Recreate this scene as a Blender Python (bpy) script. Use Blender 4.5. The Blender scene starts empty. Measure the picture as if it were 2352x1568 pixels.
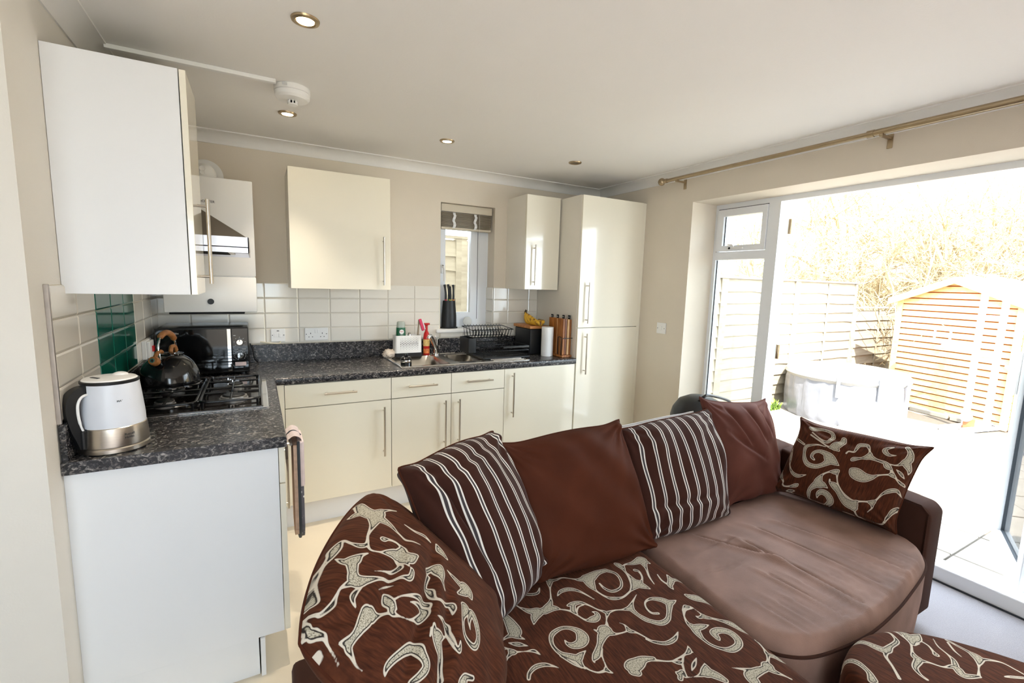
import bpy, bmesh, math, random
import numpy as np
from mathutils import Vector, Matrix, noise as mnoise

random.seed(7)
scene = bpy.context.scene
COL = scene.collection

# ------------------------------------------------------------------ camera
CAM_POS = Vector((0.523, -3.421, 1.4757))
YAW, PITCH, ROLL, FOCAL = math.radians(29.0546), math.radians(-7.2921), math.radians(1.6117), 1060.52
fwd = Vector((math.sin(YAW)*math.cos(PITCH), math.cos(YAW)*math.cos(PITCH), math.sin(PITCH)))
rgt = Vector((math.cos(YAW), -math.sin(YAW), 0))
upv = rgt.cross(fwd)
r2 = rgt*math.cos(ROLL) + upv*math.sin(ROLL)
u2 = -rgt*math.sin(ROLL) + upv*math.cos(ROLL)
cam_data = bpy.data.cameras.new('camera')
cam = bpy.data.objects.new('camera', cam_data)
COL.objects.link(cam)
cam.matrix_world = Matrix(((r2.x, u2.x, -fwd.x, CAM_POS.x), (r2.y, u2.y, -fwd.y, CAM_POS.y),
                           (r2.z, u2.z, -fwd.z, CAM_POS.z), (0, 0, 0, 1)))
cam_data.sensor_width = 36.0
cam_data.lens = FOCAL/2352*36.0
cam_data.clip_start = 0.02
scene.camera = cam

# ------------------------------------------------------------------ world, sun, exposure
scene.view_settings.view_transform = 'Standard'
scene.view_settings.look = 'None'
scene.view_settings.exposure = 2.32
scene.view_settings.gamma = 1.0
scene.view_settings.use_curve_mapping = False
world = bpy.data.worlds.new('world'); scene.world = world; world.use_nodes = True
bg = world.node_tree.nodes['Background']
bg.inputs['Color'].default_value = (0.78, 0.89, 1.0, 1)
bg.inputs['Strength'].default_value = 2.3
sun = bpy.data.lights.new('sun', 'SUN'); sun.energy = 4.2; sun.angle = math.radians(0.6); sun.color = (1.0, 0.93, 0.82)
sun_ob = bpy.data.objects.new('sun', sun); COL.objects.link(sun_ob)
sun_ob.rotation_euler = Vector((0.33, 0.52, -0.80)).to_track_quat('-Z', 'Y').to_euler()

def portal(name, loc, size_x, size_y, normal):
    l = bpy.data.lights.new(name, 'AREA'); l.shape = 'RECTANGLE'; l.size = size_x; l.size_y = size_y
    l.cycles.is_portal = True
    o = bpy.data.objects.new(name, l); COL.objects.link(o); o.location = loc
    o.rotation_euler = Vector(normal).to_track_quat('-Z', 'Y').to_euler()
portal('daylight_portal', (3.68, -1.99, 1.06), 1.95, 2.05, (-1, 0, 0))
portal('daylight_portal', (0.0, -5.63, 1.4), 1.9, 1.4, (0, 1, 0))

# ------------------------------------------------------------------ helpers
ROOTS = {}
def S2L(c):
    return tuple((v/12.92 if v <= 0.04045 else ((v+0.055)/1.055)**2.4) for v in c)
def rgb(r, g, b):
    return S2L((r/255, g/255, b/255))

class G:
    """collects primitive shapes into one mesh"""
    def __init__(s): s.v = []; s.f = []
    def add(s, vs, fs):
        o = len(s.v); s.v += [tuple(p) for p in vs]; s.f += [tuple(i+o for i in f) for f in fs]; return s
    def box(s, x0, x1, y0, y1, z0, z1):
        x0, x1 = min(x0, x1), max(x0, x1); y0, y1 = min(y0, y1), max(y0, y1); z0, z1 = min(z0, z1), max(z0, z1)
        vs = [(x0,y0,z0),(x1,y0,z0),(x1,y1,z0),(x0,y1,z0),(x0,y0,z1),(x1,y0,z1),(x1,y1,z1),(x0,y1,z1)]
        return s.add(vs, [(0,3,2,1),(4,5,6,7),(0,1,5,4),(1,2,6,5),(2,3,7,6),(3,0,4,7)])
    def rbox(s, x0, x1, y0, y1, z0, z1, r=0.003, seg=2):
        bm = bmesh.new()
        g = G().box(x0, x1, y0, y1, z0, z1)
        vv = [bm.verts.new(p) for p in g.v]
        for f in g.f: bm.faces.new([vv[i] for i in f])
        bmesh.ops.bevel(bm, geom=bm.edges[:], offset=r, segments=seg, affect='EDGES', profile=0.5, clamp_overlap=True)
        bm.verts.index_update()
        s.add([v.co[:] for v in bm.verts], [[v.index for v in f.verts] for f in bm.faces]); bm.free(); return s
    def prism(s, poly, axis, a, b):
        """poly: 2D points; axis 'x' -> (y,z), 'y' -> (x,z), 'z' -> (x,y)"""
        n = len(poly)
        def P(p, t): return {'x': (t, p[0], p[1]), 'y': (p[0], t, p[1]), 'z': (p[0], p[1], t)}[axis]
        vs = [P(p, a) for p in poly] + [P(p, b) for p in poly]
        return s.add(vs, [tuple(range(n-1, -1, -1)), tuple(range(n, 2*n))] + [(i, (i+1) % n, n+(i+1) % n, n+i) for i in range(n)])
    def cyl(s, p0, p1, r, n=16, r1=None):
        p0, p1 = Vector(p0), Vector(p1); r1 = r if r1 is None else r1
        d = (p1-p0).normalized(); a = d.orthogonal().normalized(); b = d.cross(a)
        vs = []
        for p, rr in ((p0, r), (p1, r1)):
            for i in range(n):
                t = 2*math.pi*i/n; vs.append(p + a*rr*math.cos(t) + b*rr*math.sin(t))
        return s.add(vs, [tuple(range(n-1, -1, -1)), tuple(range(n, 2*n))] + [(i, (i+1) % n, n+(i+1) % n, n+i) for i in range(n)])
    def tube(s, pts, r, n=8, closed=False):
        pts = [Vector(p) for p in pts]; m = len(pts)
        rr = r if isinstance(r, (list, tuple)) else [r]*m
        vs = []; a = None
        for i in range(m):
            if closed: d = pts[(i+1) % m]-pts[i-1]
            else: d = pts[min(i+1, m-1)]-pts[max(i-1, 0)]
            d = d.normalized() if d.length > 1e-9 else Vector((0, 0, 1))
            if a is None: a = d.orthogonal().normalized()
            else:
                a = a - d*a.dot(d); a = a.normalized() if a.length > 1e-6 else d.orthogonal().normalized()
            b = d.cross(a)
            for k in range(n):
                t = 2*math.pi*k/n; vs.append(pts[i] + (a*math.cos(t)+b*math.sin(t))*rr[i])
        fs = []
        for i in range(m if closed else m-1):
            j = (i+1) % m
            for k in range(n):
                l = (k+1) % n; fs.append((i*n+k, i*n+l, j*n+l, j*n+k))
        if not closed: fs += [tuple(range(n-1, -1, -1)), tuple((m-1)*n+k for k in range(n))]
        return s.add(vs, fs)
    def lathe(s, prof, c=(0, 0, 0), n=32, axis='z'):
        m = len(prof); vs = []
        for r, h in prof:
            for k in range(n):
                t = 2*math.pi*k/n; x, y = r*math.cos(t), r*math.sin(t)
                p = {'z': (x, y, h), 'y': (x, h, y), 'x': (h, x, y)}[axis]
                vs.append((p[0]+c[0], p[1]+c[1], p[2]+c[2]))
        fs = []
        for i in range(m-1):
            for k in range(n):
                l = (k+1) % n; fs.append((i*n+k, i*n+l, (i+1)*n+l, (i+1)*n+k))
        if prof[0][0] > 1e-6: fs.append(tuple(range(n-1, -1, -1)))
        if prof[-1][0] > 1e-6: fs.append(tuple((m-1)*n+k for k in range(n)))
        return s.add(vs, fs)
    def sphere(s, c, r, n=16, m=10, sc=(1, 1, 1)):
        prof = [(max(1e-7, r*math.sin(math.pi*i/m)), -r*math.cos(math.pi*i/m)) for i in range(m+1)]
        g = G().lathe(prof, (0, 0, 0), n)
        return s.add([(c[0]+p[0]*sc[0], c[1]+p[1]*sc[1], c[2]+p[2]*sc[2]) for p in g.v], g.f)
    def xf(s, M):
        s.v = [tuple(M @ Vector(p)) for p in s.v]; return s

def smooth_path(pts, k=8, closed=False):
    """Catmull-Rom through the points (any dimension)"""
    P = [np.array(p, float) for p in pts]; n = len(P); out = []
    rng = n if closed else n-1
    for i in range(rng):
        if closed: a, b, c, d = P[i-1], P[i], P[(i+1) % n], P[(i+2) % n]
        else: a, b, c, d = P[max(i-1, 0)], P[i], P[i+1], P[min(i+2, n-1)]
        for j in range(k):
            t = j/k
            out.append(0.5*((2*b)+(-a+c)*t+(2*a-5*b+4*c-d)*t*t+(-a+3*b-3*c+d)*t**3))
    if not closed: out.append(P[-1])
    return out

def root_of(p):
    while p is not None and p.parent is not None: p = p.parent
    return p
def obj(name, g, mat, parent=None, smooth=False, angle=35, local=False, kind=None):
    me = bpy.data.meshes.new(name)
    v = g.v
    if parent is not None and not local:
        M = ROOTS.get(root_of(parent).name)
        if M is not None:
            Mi = M.inverted(); v = [tuple(Mi @ Vector(p)) for p in v]
    me.from_pydata(v, [], g.f); me.update()
    bm = bmesh.new(); bm.from_mesh(me); bmesh.ops.recalc_face_normals(bm, faces=bm.faces[:]); bm.to_mesh(me); bm.free()
    if mat is not None: me.materials.append(mat)
    if smooth:
        me.shade_smooth(); me.set_sharp_from_angle(angle=math.radians(angle))
    o = bpy.data.objects.new(name, me); COL.objects.link(o)
    if parent is not None: o.parent = parent
    if kind: o['kind'] = kind
    return o
def tag(o, label, cat, group=None):
    o['label'] = label; o['category'] = cat
    if group: o['group'] = group
    return o
def thing(name, label, cat, loc=(0, 0, 0), rotz=0.0, group=None):
    o = bpy.data.objects.new(name, None); COL.objects.link(o); o.empty_display_size = 0.05
    o.location = loc; o.rotation_euler = (0, 0, rotz)
    ROOTS[o.name] = Matrix.Translation(loc) @ Matrix.Rotation(rotz, 4, 'Z')
    return tag(o, label, cat, group)
def struct(name, g, mat, parent=None, **k):
    o = obj(name, g, mat, parent, **k)
    if parent is None: o['kind'] = 'structure'
    return o
def text(name, body, size, mat, parent, loc, rot, extrude=0.0004, align='LEFT'):
    cu = bpy.data.curves.new(name, 'FONT'); cu.body = body; cu.size = size; cu.extrude = extrude; cu.align_x = align
    t = bpy.data.objects.new(name+'_tmp', cu); COL.objects.link(t)
    dg = bpy.context.evaluated_depsgraph_get()
    me = bpy.data.meshes.new_from_object(t.evaluated_get(dg)); bpy.data.objects.remove(t)
    M = Matrix.Translation(loc) @ rot.to_4x4()
    if parent is not None:
        R = ROOTS.get(root_of(parent).name)
        if R is not None: M = R.inverted() @ M
    me.transform(M); me.materials.clear(); me.materials.append(mat)
    o = bpy.data.objects.new(name, me); COL.objects.link(o); o.parent = parent
    return o

# ------------------------------------------------------------------ materials (all procedural)
def mat(name, col, rough=0.5, metal=0.0, var=0.0, vscale=6.0, bump=0.0, bscale=60.0, coat=0.0, spec=None,
        emit=None, trans=0.0, ior=None, stretch=None, sheen=0.0, rvar=0.0, alpha=1.0):
    m = bpy.data.materials.new(name); m.use_nodes = True
    nt = m.node_tree; b = nt.nodes['Principled BSDF']
    b.inputs['Base Color'].default_value = (*col, 1); b.inputs['Roughness'].default_value = rough
    b.inputs['Metallic'].default_value = metal
    if spec is not None: b.inputs['Specular IOR Level'].default_value = spec
    if coat: b.inputs['Coat Weight'].default_value = coat; b.inputs['Coat Roughness'].default_value = 0.05
    if trans: b.inputs['Transmission Weight'].default_value = trans
    if ior: b.inputs['IOR'].default_value = ior
    if sheen: b.inputs['Sheen Weight'].default_value = sheen*0.5; b.inputs['Sheen Roughness'].default_value = 0.4; b.inputs['Sheen Tint'].default_value = (*[min(1, c*3+0.15) for c in col], 1)
    if emit: b.inputs['Emission Color'].default_value = (*emit[0], 1); b.inputs['Emission Strength'].default_value = emit[1]
    if alpha < 1: b.inputs['Alpha'].default_value = alpha
    tc = nt.nodes.new('ShaderNodeTexCoord'); mp = nt.nodes.new('ShaderNodeMapping')
    nt.links.new(tc.outputs['Object'], mp.inputs['Vector'])
    if stretch: mp.inputs['Scale'].default_value = stretch
    if var or rvar:
        n = nt.nodes.new('ShaderNodeTexNoise'); n.inputs['Scale'].default_value = vscale; n.inputs['Detail'].default_value = 4
        nt.links.new(mp.outputs[0], n.inputs['Vector'])
        if var:
            r = nt.nodes.new('ShaderNodeValToRGB')
            r.color_ramp.elements[0].position = 0.3; r.color_ramp.elements[1].position = 0.7
            r.color_ramp.elements[0].color = (*[max(0, c*(1-var)) for c in col], 1)
            r.color_ramp.elements[1].color = (*[min(1, c*(1+var)) for c in col], 1)
            nt.links.new(n.outputs['Fac'], r.inputs['Fac']); nt.links.new(r.outputs['Color'], b.inputs['Base Color'])
        if rvar:
            mr = nt.nodes.new('ShaderNodeMapRange'); mr.inputs['To Min'].default_value = max(0, rough-rvar); mr.inputs['To Max'].default_value = rough+rvar
            nt.links.new(n.outputs['Fac'], mr.inputs['Value']); nt.links.new(mr.outputs[0], b.inputs['Roughness'])
    if bump:
        n2 = nt.nodes.new('ShaderNodeTexNoise'); n2.inputs['Scale'].default_value = bscale; n2.inputs['Detail'].default_value = 3
        nt.links.new(mp.outputs[0], n2.inputs['Vector'])
        bp = nt.nodes.new('ShaderNodeBump'); bp.inputs['Strength'].default_value = bump; bp.inputs['Distance'].default_value = 0.01
        nt.links.new(n2.outputs['Fac'], bp.inputs['Height']); nt.links.new(bp.outputs[0], b.inputs['Normal'])
    return m
def ramp(nt, stops):
    r = nt.nodes.new('ShaderNodeValToRGB'); cr = r.color_ramp
    while len(cr.elements) < len(stops): cr.elements.new(0.5)
    for e, (p, c) in zip(cr.elements, stops): e.position = p; e.color = (*c, 1)
    return r

M = {}
M['wall'] = mat('wall_paint', rgb(228, 217, 200), 0.75, var=0.02, vscale=3, bump=0.05, bscale=180)
M['wall_light'] = mat('wall_paint_light', rgb(235, 230, 220), 0.75, var=0.02, vscale=3, bump=0.05, bscale=180)
M['ceiling'] = mat('ceiling_paint', rgb(244, 241, 236), 0.85, var=0.01, vscale=2, bump=0.04, bscale=120)
M['coving'] = mat('coving_paint', rgb(240, 238, 234), 0.7, var=0.01)
M['white_panel'] = mat('white_melamine', rgb(240, 241, 242), 0.45, var=0.008, vscale=2)
M['cream_gloss'] = mat('cream_gloss_door', rgb(246, 240, 222), 0.14, var=0.006, vscale=2, coat=0.6)
M['carcass'] = mat('carcass_white', rgb(236, 230, 218), 0.5, var=0.01)
M['steel'] = mat('brushed_steel', rgb(200, 192, 180), 0.28, 1.0, var=0.05, vscale=40, stretch=(1, 1, 12))
M['chrome'] = mat('chrome', rgb(225, 225, 225), 0.06, 1.0)
M['steel_sink'] = mat('sink_steel', rgb(205, 200, 192), 0.24, 1.0, var=0.04, vscale=30)
M['black_gloss'] = mat('black_gloss', rgb(10, 10, 11), 0.08, coat=0.5)
M['black_matt'] = mat('black_matt', rgb(20, 21, 23), 0.45, var=0.1, vscale=8)
M['black_satin'] = mat('black_satin', rgb(14, 15, 17), 0.25)
M['white_plastic'] = mat('white_plastic', rgb(244, 243, 240), 0.3, var=0.005)
M['upvc'] = mat('white_upvc', rgb(240, 243, 247), 0.22, var=0.008, vscale=3)
M['gasket'] = mat('rubber_gasket', rgb(52, 58, 66), 0.6)
M['tile'] = mat('cream_tile_glaze', rgb(240, 234, 222), 0.12, var=0.02, vscale=4, coat=0.3)
M['tile_green'] = mat('green_tile_glaze', rgb(20, 108, 92), 0.1, var=0.06, vscale=9, coat=0.4)
M['grout'] = mat('grout', rgb(222, 212, 192), 0.85, var=0.03, vscale=30)
M['vinyl'] = mat('cream_vinyl_floor', rgb(228, 216, 194), 0.4, var=0.03, vscale=5, bump=0.03, bscale=90)
M['carpet'] = mat('pale_carpet', rgb(178, 175, 181), 0.95, var=0.07, vscale=220, bump=0.6, bscale=500, sheen=0.3)
M['brown_suede'] = mat('brown_suede', rgb(64, 41, 33), 0.8, var=0.13, vscale=7, bump=0.10, bscale=600, sheen=0.25, spec=0.12)
M['brown_seat'] = mat('brown_seat_suede', rgb(142, 113, 101), 0.62, var=0.24, vscale=7, bump=0.22, bscale=420, sheen=0.25, spec=0.3)
M['red'] = mat('red_plastic', rgb(190, 24, 22), 0.3)
M['pink'] = mat('pink_plastic', rgb(214, 60, 96), 0.4)
M['text_dark'] = mat('print_dark', rgb(60, 62, 66), 0.5)
M['text_light'] = mat('print_light', rgb(205, 205, 205), 0.5)
M['brass'] = mat('satin_nickel_brass', rgb(178, 160, 132), 0.3, 1.0, var=0.05, vscale=20)
M['dark_hole'] = mat('dark_recess', rgb(16, 15, 14), 0.8)

def m_glass():
    m = bpy.data.materials.new('window_glass'); m.use_nodes = True; nt = m.node_tree; nt.nodes.clear()
    o = nt.nodes.new('ShaderNodeOutputMaterial'); mx = nt.nodes.new('ShaderNodeMixShader')
    t = nt.nodes.new('ShaderNodeBsdfTransparent'); gl = nt.nodes.new('ShaderNodeBsdfGlossy'); gl.inputs['Roughness'].default_value = 0.02
    t.inputs['Color'].default_value = (0.95, 0.97, 0.97, 1)
    fr = nt.nodes.new('ShaderNodeFresnel'); fr.inputs['IOR'].default_value = 1.45
    nt.links.new(fr.outputs[0], mx.inputs[0]); nt.links.new(t.outputs[0], mx.inputs[1]); nt.links.new(gl.outputs[0], mx.inputs[2])
    nt.links.new(mx.outputs[0], o.inputs['Surface']); return m
M['glass'] = m_glass()

def m_granite():
    m = mat('speckled_laminate', rgb(22, 23, 27), 0.26); nt = m.node_tree; b = nt.nodes['Principled BSDF']
    mp = nt.nodes['Mapping']; mp.inputs['Scale'].default_value = (1, 1, 1.4)
    n1 = nt.nodes.new('ShaderNodeTexNoise'); n1.inputs['Scale'].default_value = 40; n1.inputs['Detail'].default_value = 5; n1.inputs['Roughness'].default_value = 0.65; n1.inputs['Distortion'].default_value = 1.6
    n2 = nt.nodes.new('ShaderNodeTexNoise'); n2.inputs['Scale'].default_value = 100; n2.inputs['Detail'].default_value = 3; n2.inputs['Distortion'].default_value = 0.8
    nt.links.new(mp.outputs[0], n1.inputs['Vector']); nt.links.new(mp.outputs[0], n2.inputs['Vector'])
    r1 = ramp(nt, [(0.0, rgb(12, 13, 17)), (0.5, rgb(26, 28, 34)), (0.58, rgb(90, 88, 88)), (0.68, rgb(168, 162, 156))])
    r2_ = ramp(nt, [(0.0, rgb(14, 15, 19)), (0.56, rgb(28, 29, 34)), (0.64, rgb(120, 114, 110)), (1.0, rgb(150, 146, 140))])
    nt.links.new(n1.outputs['Fac'], r1.inputs['Fac']); nt.links.new(n2.outputs['Fac'], r2_.inputs['Fac'])
    mx = nt.nodes.new('ShaderNodeMix'); mx.data_type = 'RGBA'; mx.blend_type = 'LIGHTEN'; mx.inputs[0].default_value = 0.8
    nt.links.new(r1.outputs[0], mx.inputs[6]); nt.links.new(r2_.outputs[0], mx.inputs[7]); nt.links.new(mx.outputs[2], b.inputs['Base Color'])
    return m
M['granite'] = m_granite()

def m_wood(name, c1, c2, scale=3.0, axis=(1, 14, 14), rough=0.45):
    m = mat(name, c1, rough); nt = m.node_tree; b = nt.nodes['Principled BSDF']; mp = nt.nodes['Mapping']
    mp.inputs['Scale'].default_value = axis
    n = nt.nodes.new('ShaderNodeTexNoise'); n.inputs['Scale'].default_value = scale; n.inputs['Detail'].default_value = 6; n.inputs['Distortion'].default_value = 0.6
    nt.links.new(mp.outputs[0], n.inputs['Vector'])
    r = ramp(nt, [(0.3, c1), (0.7, c2)]); nt.links.new(n.outputs['Fac'], r.inputs['Fac']); nt.links.new(r.outputs[0], b.inputs['Base Color'])
    bp = nt.nodes.new('ShaderNodeBump'); bp.inputs['Strength'].default_value = 0.08; nt.links.new(n.outputs['Fac'], bp.inputs['Height']); nt.links.new(bp.outputs[0], b.inputs['Normal'])
    return m
M['acacia'] = m_wood('acacia_wood', rgb(122, 66, 26), rgb(196, 126, 62), 4, (14, 14, 1.5))
M['bamboo'] = m_wood('bamboo_lid', rgb(188, 118, 58), rgb(214, 150, 86), 4, (2, 14, 14))
M['kettle_wood'] = m_wood('kettle_handle_wood', rgb(150, 92, 46), rgb(190, 126, 70), 12, (4, 4, 4))
M['fence'] = m_wood('fence_larch', rgb(132, 121, 103), rgb(158, 147, 128), 2.2, (1.2, 6, 9), 0.8)
M['shed'] = m_wood('shed_shiplap', rgb(222, 178, 118), rgb(236, 200, 146), 2.0, (6, 1.2, 9), 0.8)
M['blind'] = m_wood('blind_slat', rgb(150, 138, 118), rgb(182, 170, 150), 4, (1, 14, 14))
M['bark'] = mat('pale_bark', rgb(178, 162, 130), 0.9, var=0.2, vscale=8)

def m_motif():
    """chenille with a woven scroll: the float attribute 'motif' is the distance (m) to the scroll's edge"""
    m = bpy.data.materials.new('scroll_chenille'); m.use_nodes = True; nt = m.node_tree; b = nt.nodes['Principled BSDF']
    b.inputs['Specular IOR Level'].default_value = 0.15; b.inputs['Roughness'].default_value = 0.82; b.inputs['Sheen Weight'].default_value = 0.1; b.inputs['Sheen Tint'].default_value = (0.6, 0.45, 0.35, 1)
    a = nt.nodes.new('ShaderNodeAttribute'); a.attribute_name = 'motif'
    st = nt.nodes.new('ShaderNodeAttribute'); st.attribute_name = 'st'
    def noise(scale, vec_scale, det=3):
        mp = nt.nodes.new('ShaderNodeMapping'); mp.inputs['Scale'].default_value = vec_scale
        nt.links.new(st.outputs['Vector'], mp.inputs['Vector'])
        n = nt.nodes.new('ShaderNodeTexNoise'); n.inputs['Scale'].default_value = scale; n.inputs['Detail'].default_value = det
        nt.links.new(mp.outputs[0], n.inputs['Vector']); return n
    streak = noise(60, (3.5, 0.35, 1), 4); fleck = noise(420, (1, 0.6, 1), 2); big = noise(6, (1, 1, 1), 2)
    brown = ramp(nt, [(0.25, rgb(43, 21, 11)), (0.5, rgb(75, 38, 22)), (0.8, rgb(102, 57, 35))]); nt.links.new(streak.outputs['Fac'], brown.inputs['Fac'])
    fill = ramp(nt, [(0.34, rgb(104, 98, 86)), (0.48, rgb(182, 175, 156)), (0.7, rgb(212, 206, 190))]); nt.links.new(fleck.outputs['Fac'], fill.inputs['Fac'])
    def step(edge, soft=0.0005):
        mr = nt.nodes.new('ShaderNodeMapRange'); mr.inputs['From Min'].default_value = edge-soft; mr.inputs['From Max'].default_value = edge+soft
        mr.inputs['To Min'].default_value = 1; mr.inputs['To Max'].default_value = 0
        nt.links.new(a.outputs['Fac'], mr.inputs['Value']); return mr
    cur = brown.outputs[0]
    for edge, col in ((0.0, rgb(212, 203, 188)), (-0.0032, rgb(50, 44, 40)), (-0.0052, None)):
        mx = nt.nodes.new('ShaderNodeMix'); mx.data_type = 'RGBA'
        nt.links.new(step(edge).outputs[0], mx.inputs[0]); nt.links.new(cur, mx.inputs[6])
        if col is None: nt.links.new(fill.outputs[0], mx.inputs[7])
        else: mx.inputs[7].default_value = (*col, 1)
        cur = mx.outputs[2]
    nt.links.new(cur, b.inputs['Base Color'])
    bp = nt.nodes.new('ShaderNodeBump'); bp.inputs['Strength'].default_value = 0.15; bp.inputs['Distance'].default_value = 0.004
    nt.links.new(streak.outputs['Fac'], bp.inputs['Height']); nt.links.new(bp.outputs[0], b.inputs['Normal'])
    return m
M['motif'] = m_motif()

def m_stripe():
    m = bpy.data.materials.new('striped_velvet'); m.use_nodes = True; nt = m.node_tree; b = nt.nodes['Principled BSDF']
    b.inputs['Specular IOR Level'].default_value = 0.15; b.inputs['Roughness'].default_value = 0.75; b.inputs['Sheen Weight'].default_value = 0.08
    st = nt.nodes.new('ShaderNodeAttribute'); st.attribute_name = 'st'
    sx = nt.nodes.new('ShaderNodeSeparateXYZ'); nt.links.new(st.outputs['Vector'], sx.inputs[0])
    def math_(op, a, v):
        n = nt.nodes.new('ShaderNodeMath'); n.operation = op
        nt.links.new(a, n.inputs[0])
        if v is not None: n.inputs[1].default_value = v
        return n.outputs[0]
    f = math_('FRACT', math_('DIVIDE', sx.outputs[0], 0.052), None)
    br = rgb(56, 27, 18); wh = rgb(236, 231, 224); gy = rgb(70, 64, 66)
    r = ramp(nt, [(0.0, br), (0.68, br), (0.69, wh), (0.755, wh), (0.77, gy), (0.88, gy), (0.895, wh), (0.96, wh), (0.97, br)])
    nt.links.new(f, r.inputs['Fac'])
    n = nt.nodes.new('ShaderNodeTexNoise'); n.inputs['Scale'].default_value = 9; nt.links.new(st.outputs['Vector'], n.inputs['Vector'])
    hs = nt.nodes.new('ShaderNodeHueSaturation'); mr = nt.nodes.new('ShaderNodeMapRange'); mr.inputs['To Min'].default_value = 0.75; mr.inputs['To Max'].default_value = 1.2
    nt.links.new(n.outputs['Fac'], mr.inputs['Value']); nt.links.new(mr.outputs[0], hs.inputs['Value']); nt.links.new(r.outputs[0], hs.inputs['Color'])
    nt.links.new(hs.outputs[0], b.inputs['Base Color'])
    return m
M['stripe'] = m_stripe()
M['velvet'] = mat('brown_velvet', rgb(75, 37, 22), 0.72, var=0.16, vscale=6, bump=0.05, bscale=500, sheen=0.1, spec=0.12)
M['velvet_dull'] = mat('faded_brown_velvet', rgb(90, 52, 43), 0.72, var=0.16, vscale=6, bump=0.05, bscale=500, sheen=0.2, spec=0.12)
M['white_cloth'] = mat('white_cotton', rgb(232, 232, 232), 0.85, var=0.02, bump=0.08, bscale=300)

# ================================================================== the room
CEIL = 2.315
XR = 3.30            # inner face of the patio wall
struct('floor', G().box(-1.8, 3.66, -1.95, 0.3, -0.1, 0.0), M['vinyl'])
struct('floor_carpet', G().box(-1.8, 3.56, -5.6, -1.95, -0.1, 0.004), M['carpet'])
struct('ceiling', G().box(-1.9, 3.66, -6.2, 0.35, CEIL, 2.62), M['ceiling'])
struct('upper_storey', G().box(-1.9, 3.66, -3.2, 0.35, 2.62, 6.2), M['wall_light'])
# back wall with the sink window opening
WX0, WX1, WZ0, WZ1 = 1.775, 2.235, 1.075, 2.065
wall_back = struct('wall_back', G().box(-0.2, WX0, 0, 0.3, 0, CEIL).box(WX1, 3.65, 0, 0.3, 0, CEIL).box(WX0, WX1, 0, 0.3, 0, WZ0).box(WX0, WX1, 0, 0.3, WZ1, CEIL), M['wall'])
wall_left = struct('wall_left', G().box(-1.8, 0, -1.74, 0.0, 0, CEIL), M['wall_light'])
struct('wall_far_left', G().box(-1.95, -1.8, -5.75, -1.7, 0, CEIL), M['wall_light'])
DY0, DY1, DZ = -2.95, -1.045, 2.085
wall_right = struct('wall_right', G().box(XR, 3.65, DY1, 0.0, 0, CEIL).box(XR, 3.65, DY0, DY1, DZ, CEIL).box(XR, 3.65, -5.75, DY0, 0, CEIL), M['wall'])
RW = (-0.95, 0.95, 0.7, 2.1)
struct('wall_rear', G().box(-1.8, RW[0], -5.75, -5.6, 0, CEIL).box(RW[1], XR, -5.75, -5.6, 0, CEIL).box(RW[0], RW[1], -5.75, -5.6, 0, RW[2]).box(RW[0], RW[1], -5.75, -5.6, RW[3], CEIL), M['wall_light'])
w2 = struct('window_added', G().box(RW[0], RW[1], -5.70, -5.64, RW[2], RW[2]+0.06).box(RW[0], RW[1], -5.70, -5.64, RW[3]-0.06, RW[3]).box(RW[0], RW[0]+0.06, -5.70, -5.64, RW[2]+0.06, RW[3]-0.06).box(RW[1]-0.06, RW[1], -5.70, -5.64, RW[2]+0.06, RW[3]-0.06).box(-0.03, 0.03, -5.70, -5.64, RW[2]+0.06, RW[3]-0.06), M['upvc'])  # unseen rear window, added so daylight reaches the panels facing the camera
struct('pane', G().box(RW[0]+0.06, -0.03, -5.675, -5.668, RW[2]+0.06, RW[3]-0.06), M['glass'], w2); struct('pane', G().box(0.03, RW[1]-0.06, -5.675, -5.668, RW[2]+0.06, RW[3]-0.06), M['glass'], w2)

# coving (trim between walls and ceiling)
def cove(w, h):
    pts = [(0, 0), (0, -h), (-0.006, -h)]
    for i in range(0, 7):
        t = math.radians(90*i/6); pts.append((-0.006-(w-0.012)*(1-math.cos(t)), -h+0.004+(h-0.010)*math.sin(t)))
    pts += [(-w, -0.006), (-w, 0)]
    return pts
CW, CH = 0.09, 0.062
struct('trim_1', G().prism([(p[0], CEIL+p[1]) for p in cove(CW, CH)], 'x', 0, XR), M['coving'], smooth=True, angle=40)
struct('trim_2', G().prism([(XR+p[0], CEIL+p[1]) for p in cove(CW, CH)], 'y', -5.6, 0), M['coving'], smooth=True, angle=40)
struct('trim_3', G().prism([(-p[0], CEIL+p[1]) for p in cove(CW-0.02, CH+0.004)], 'y', -1.74, 0), M['coving'], smooth=True, angle=40)
struct('baseboard_right', G().prism([(XR, 0), (XR-0.015, 0), (XR-0.015, 0.09), (XR-0.006, 0.1), (XR, 0.1)], 'y', -1.04, -0.6), M['coving'])

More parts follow.
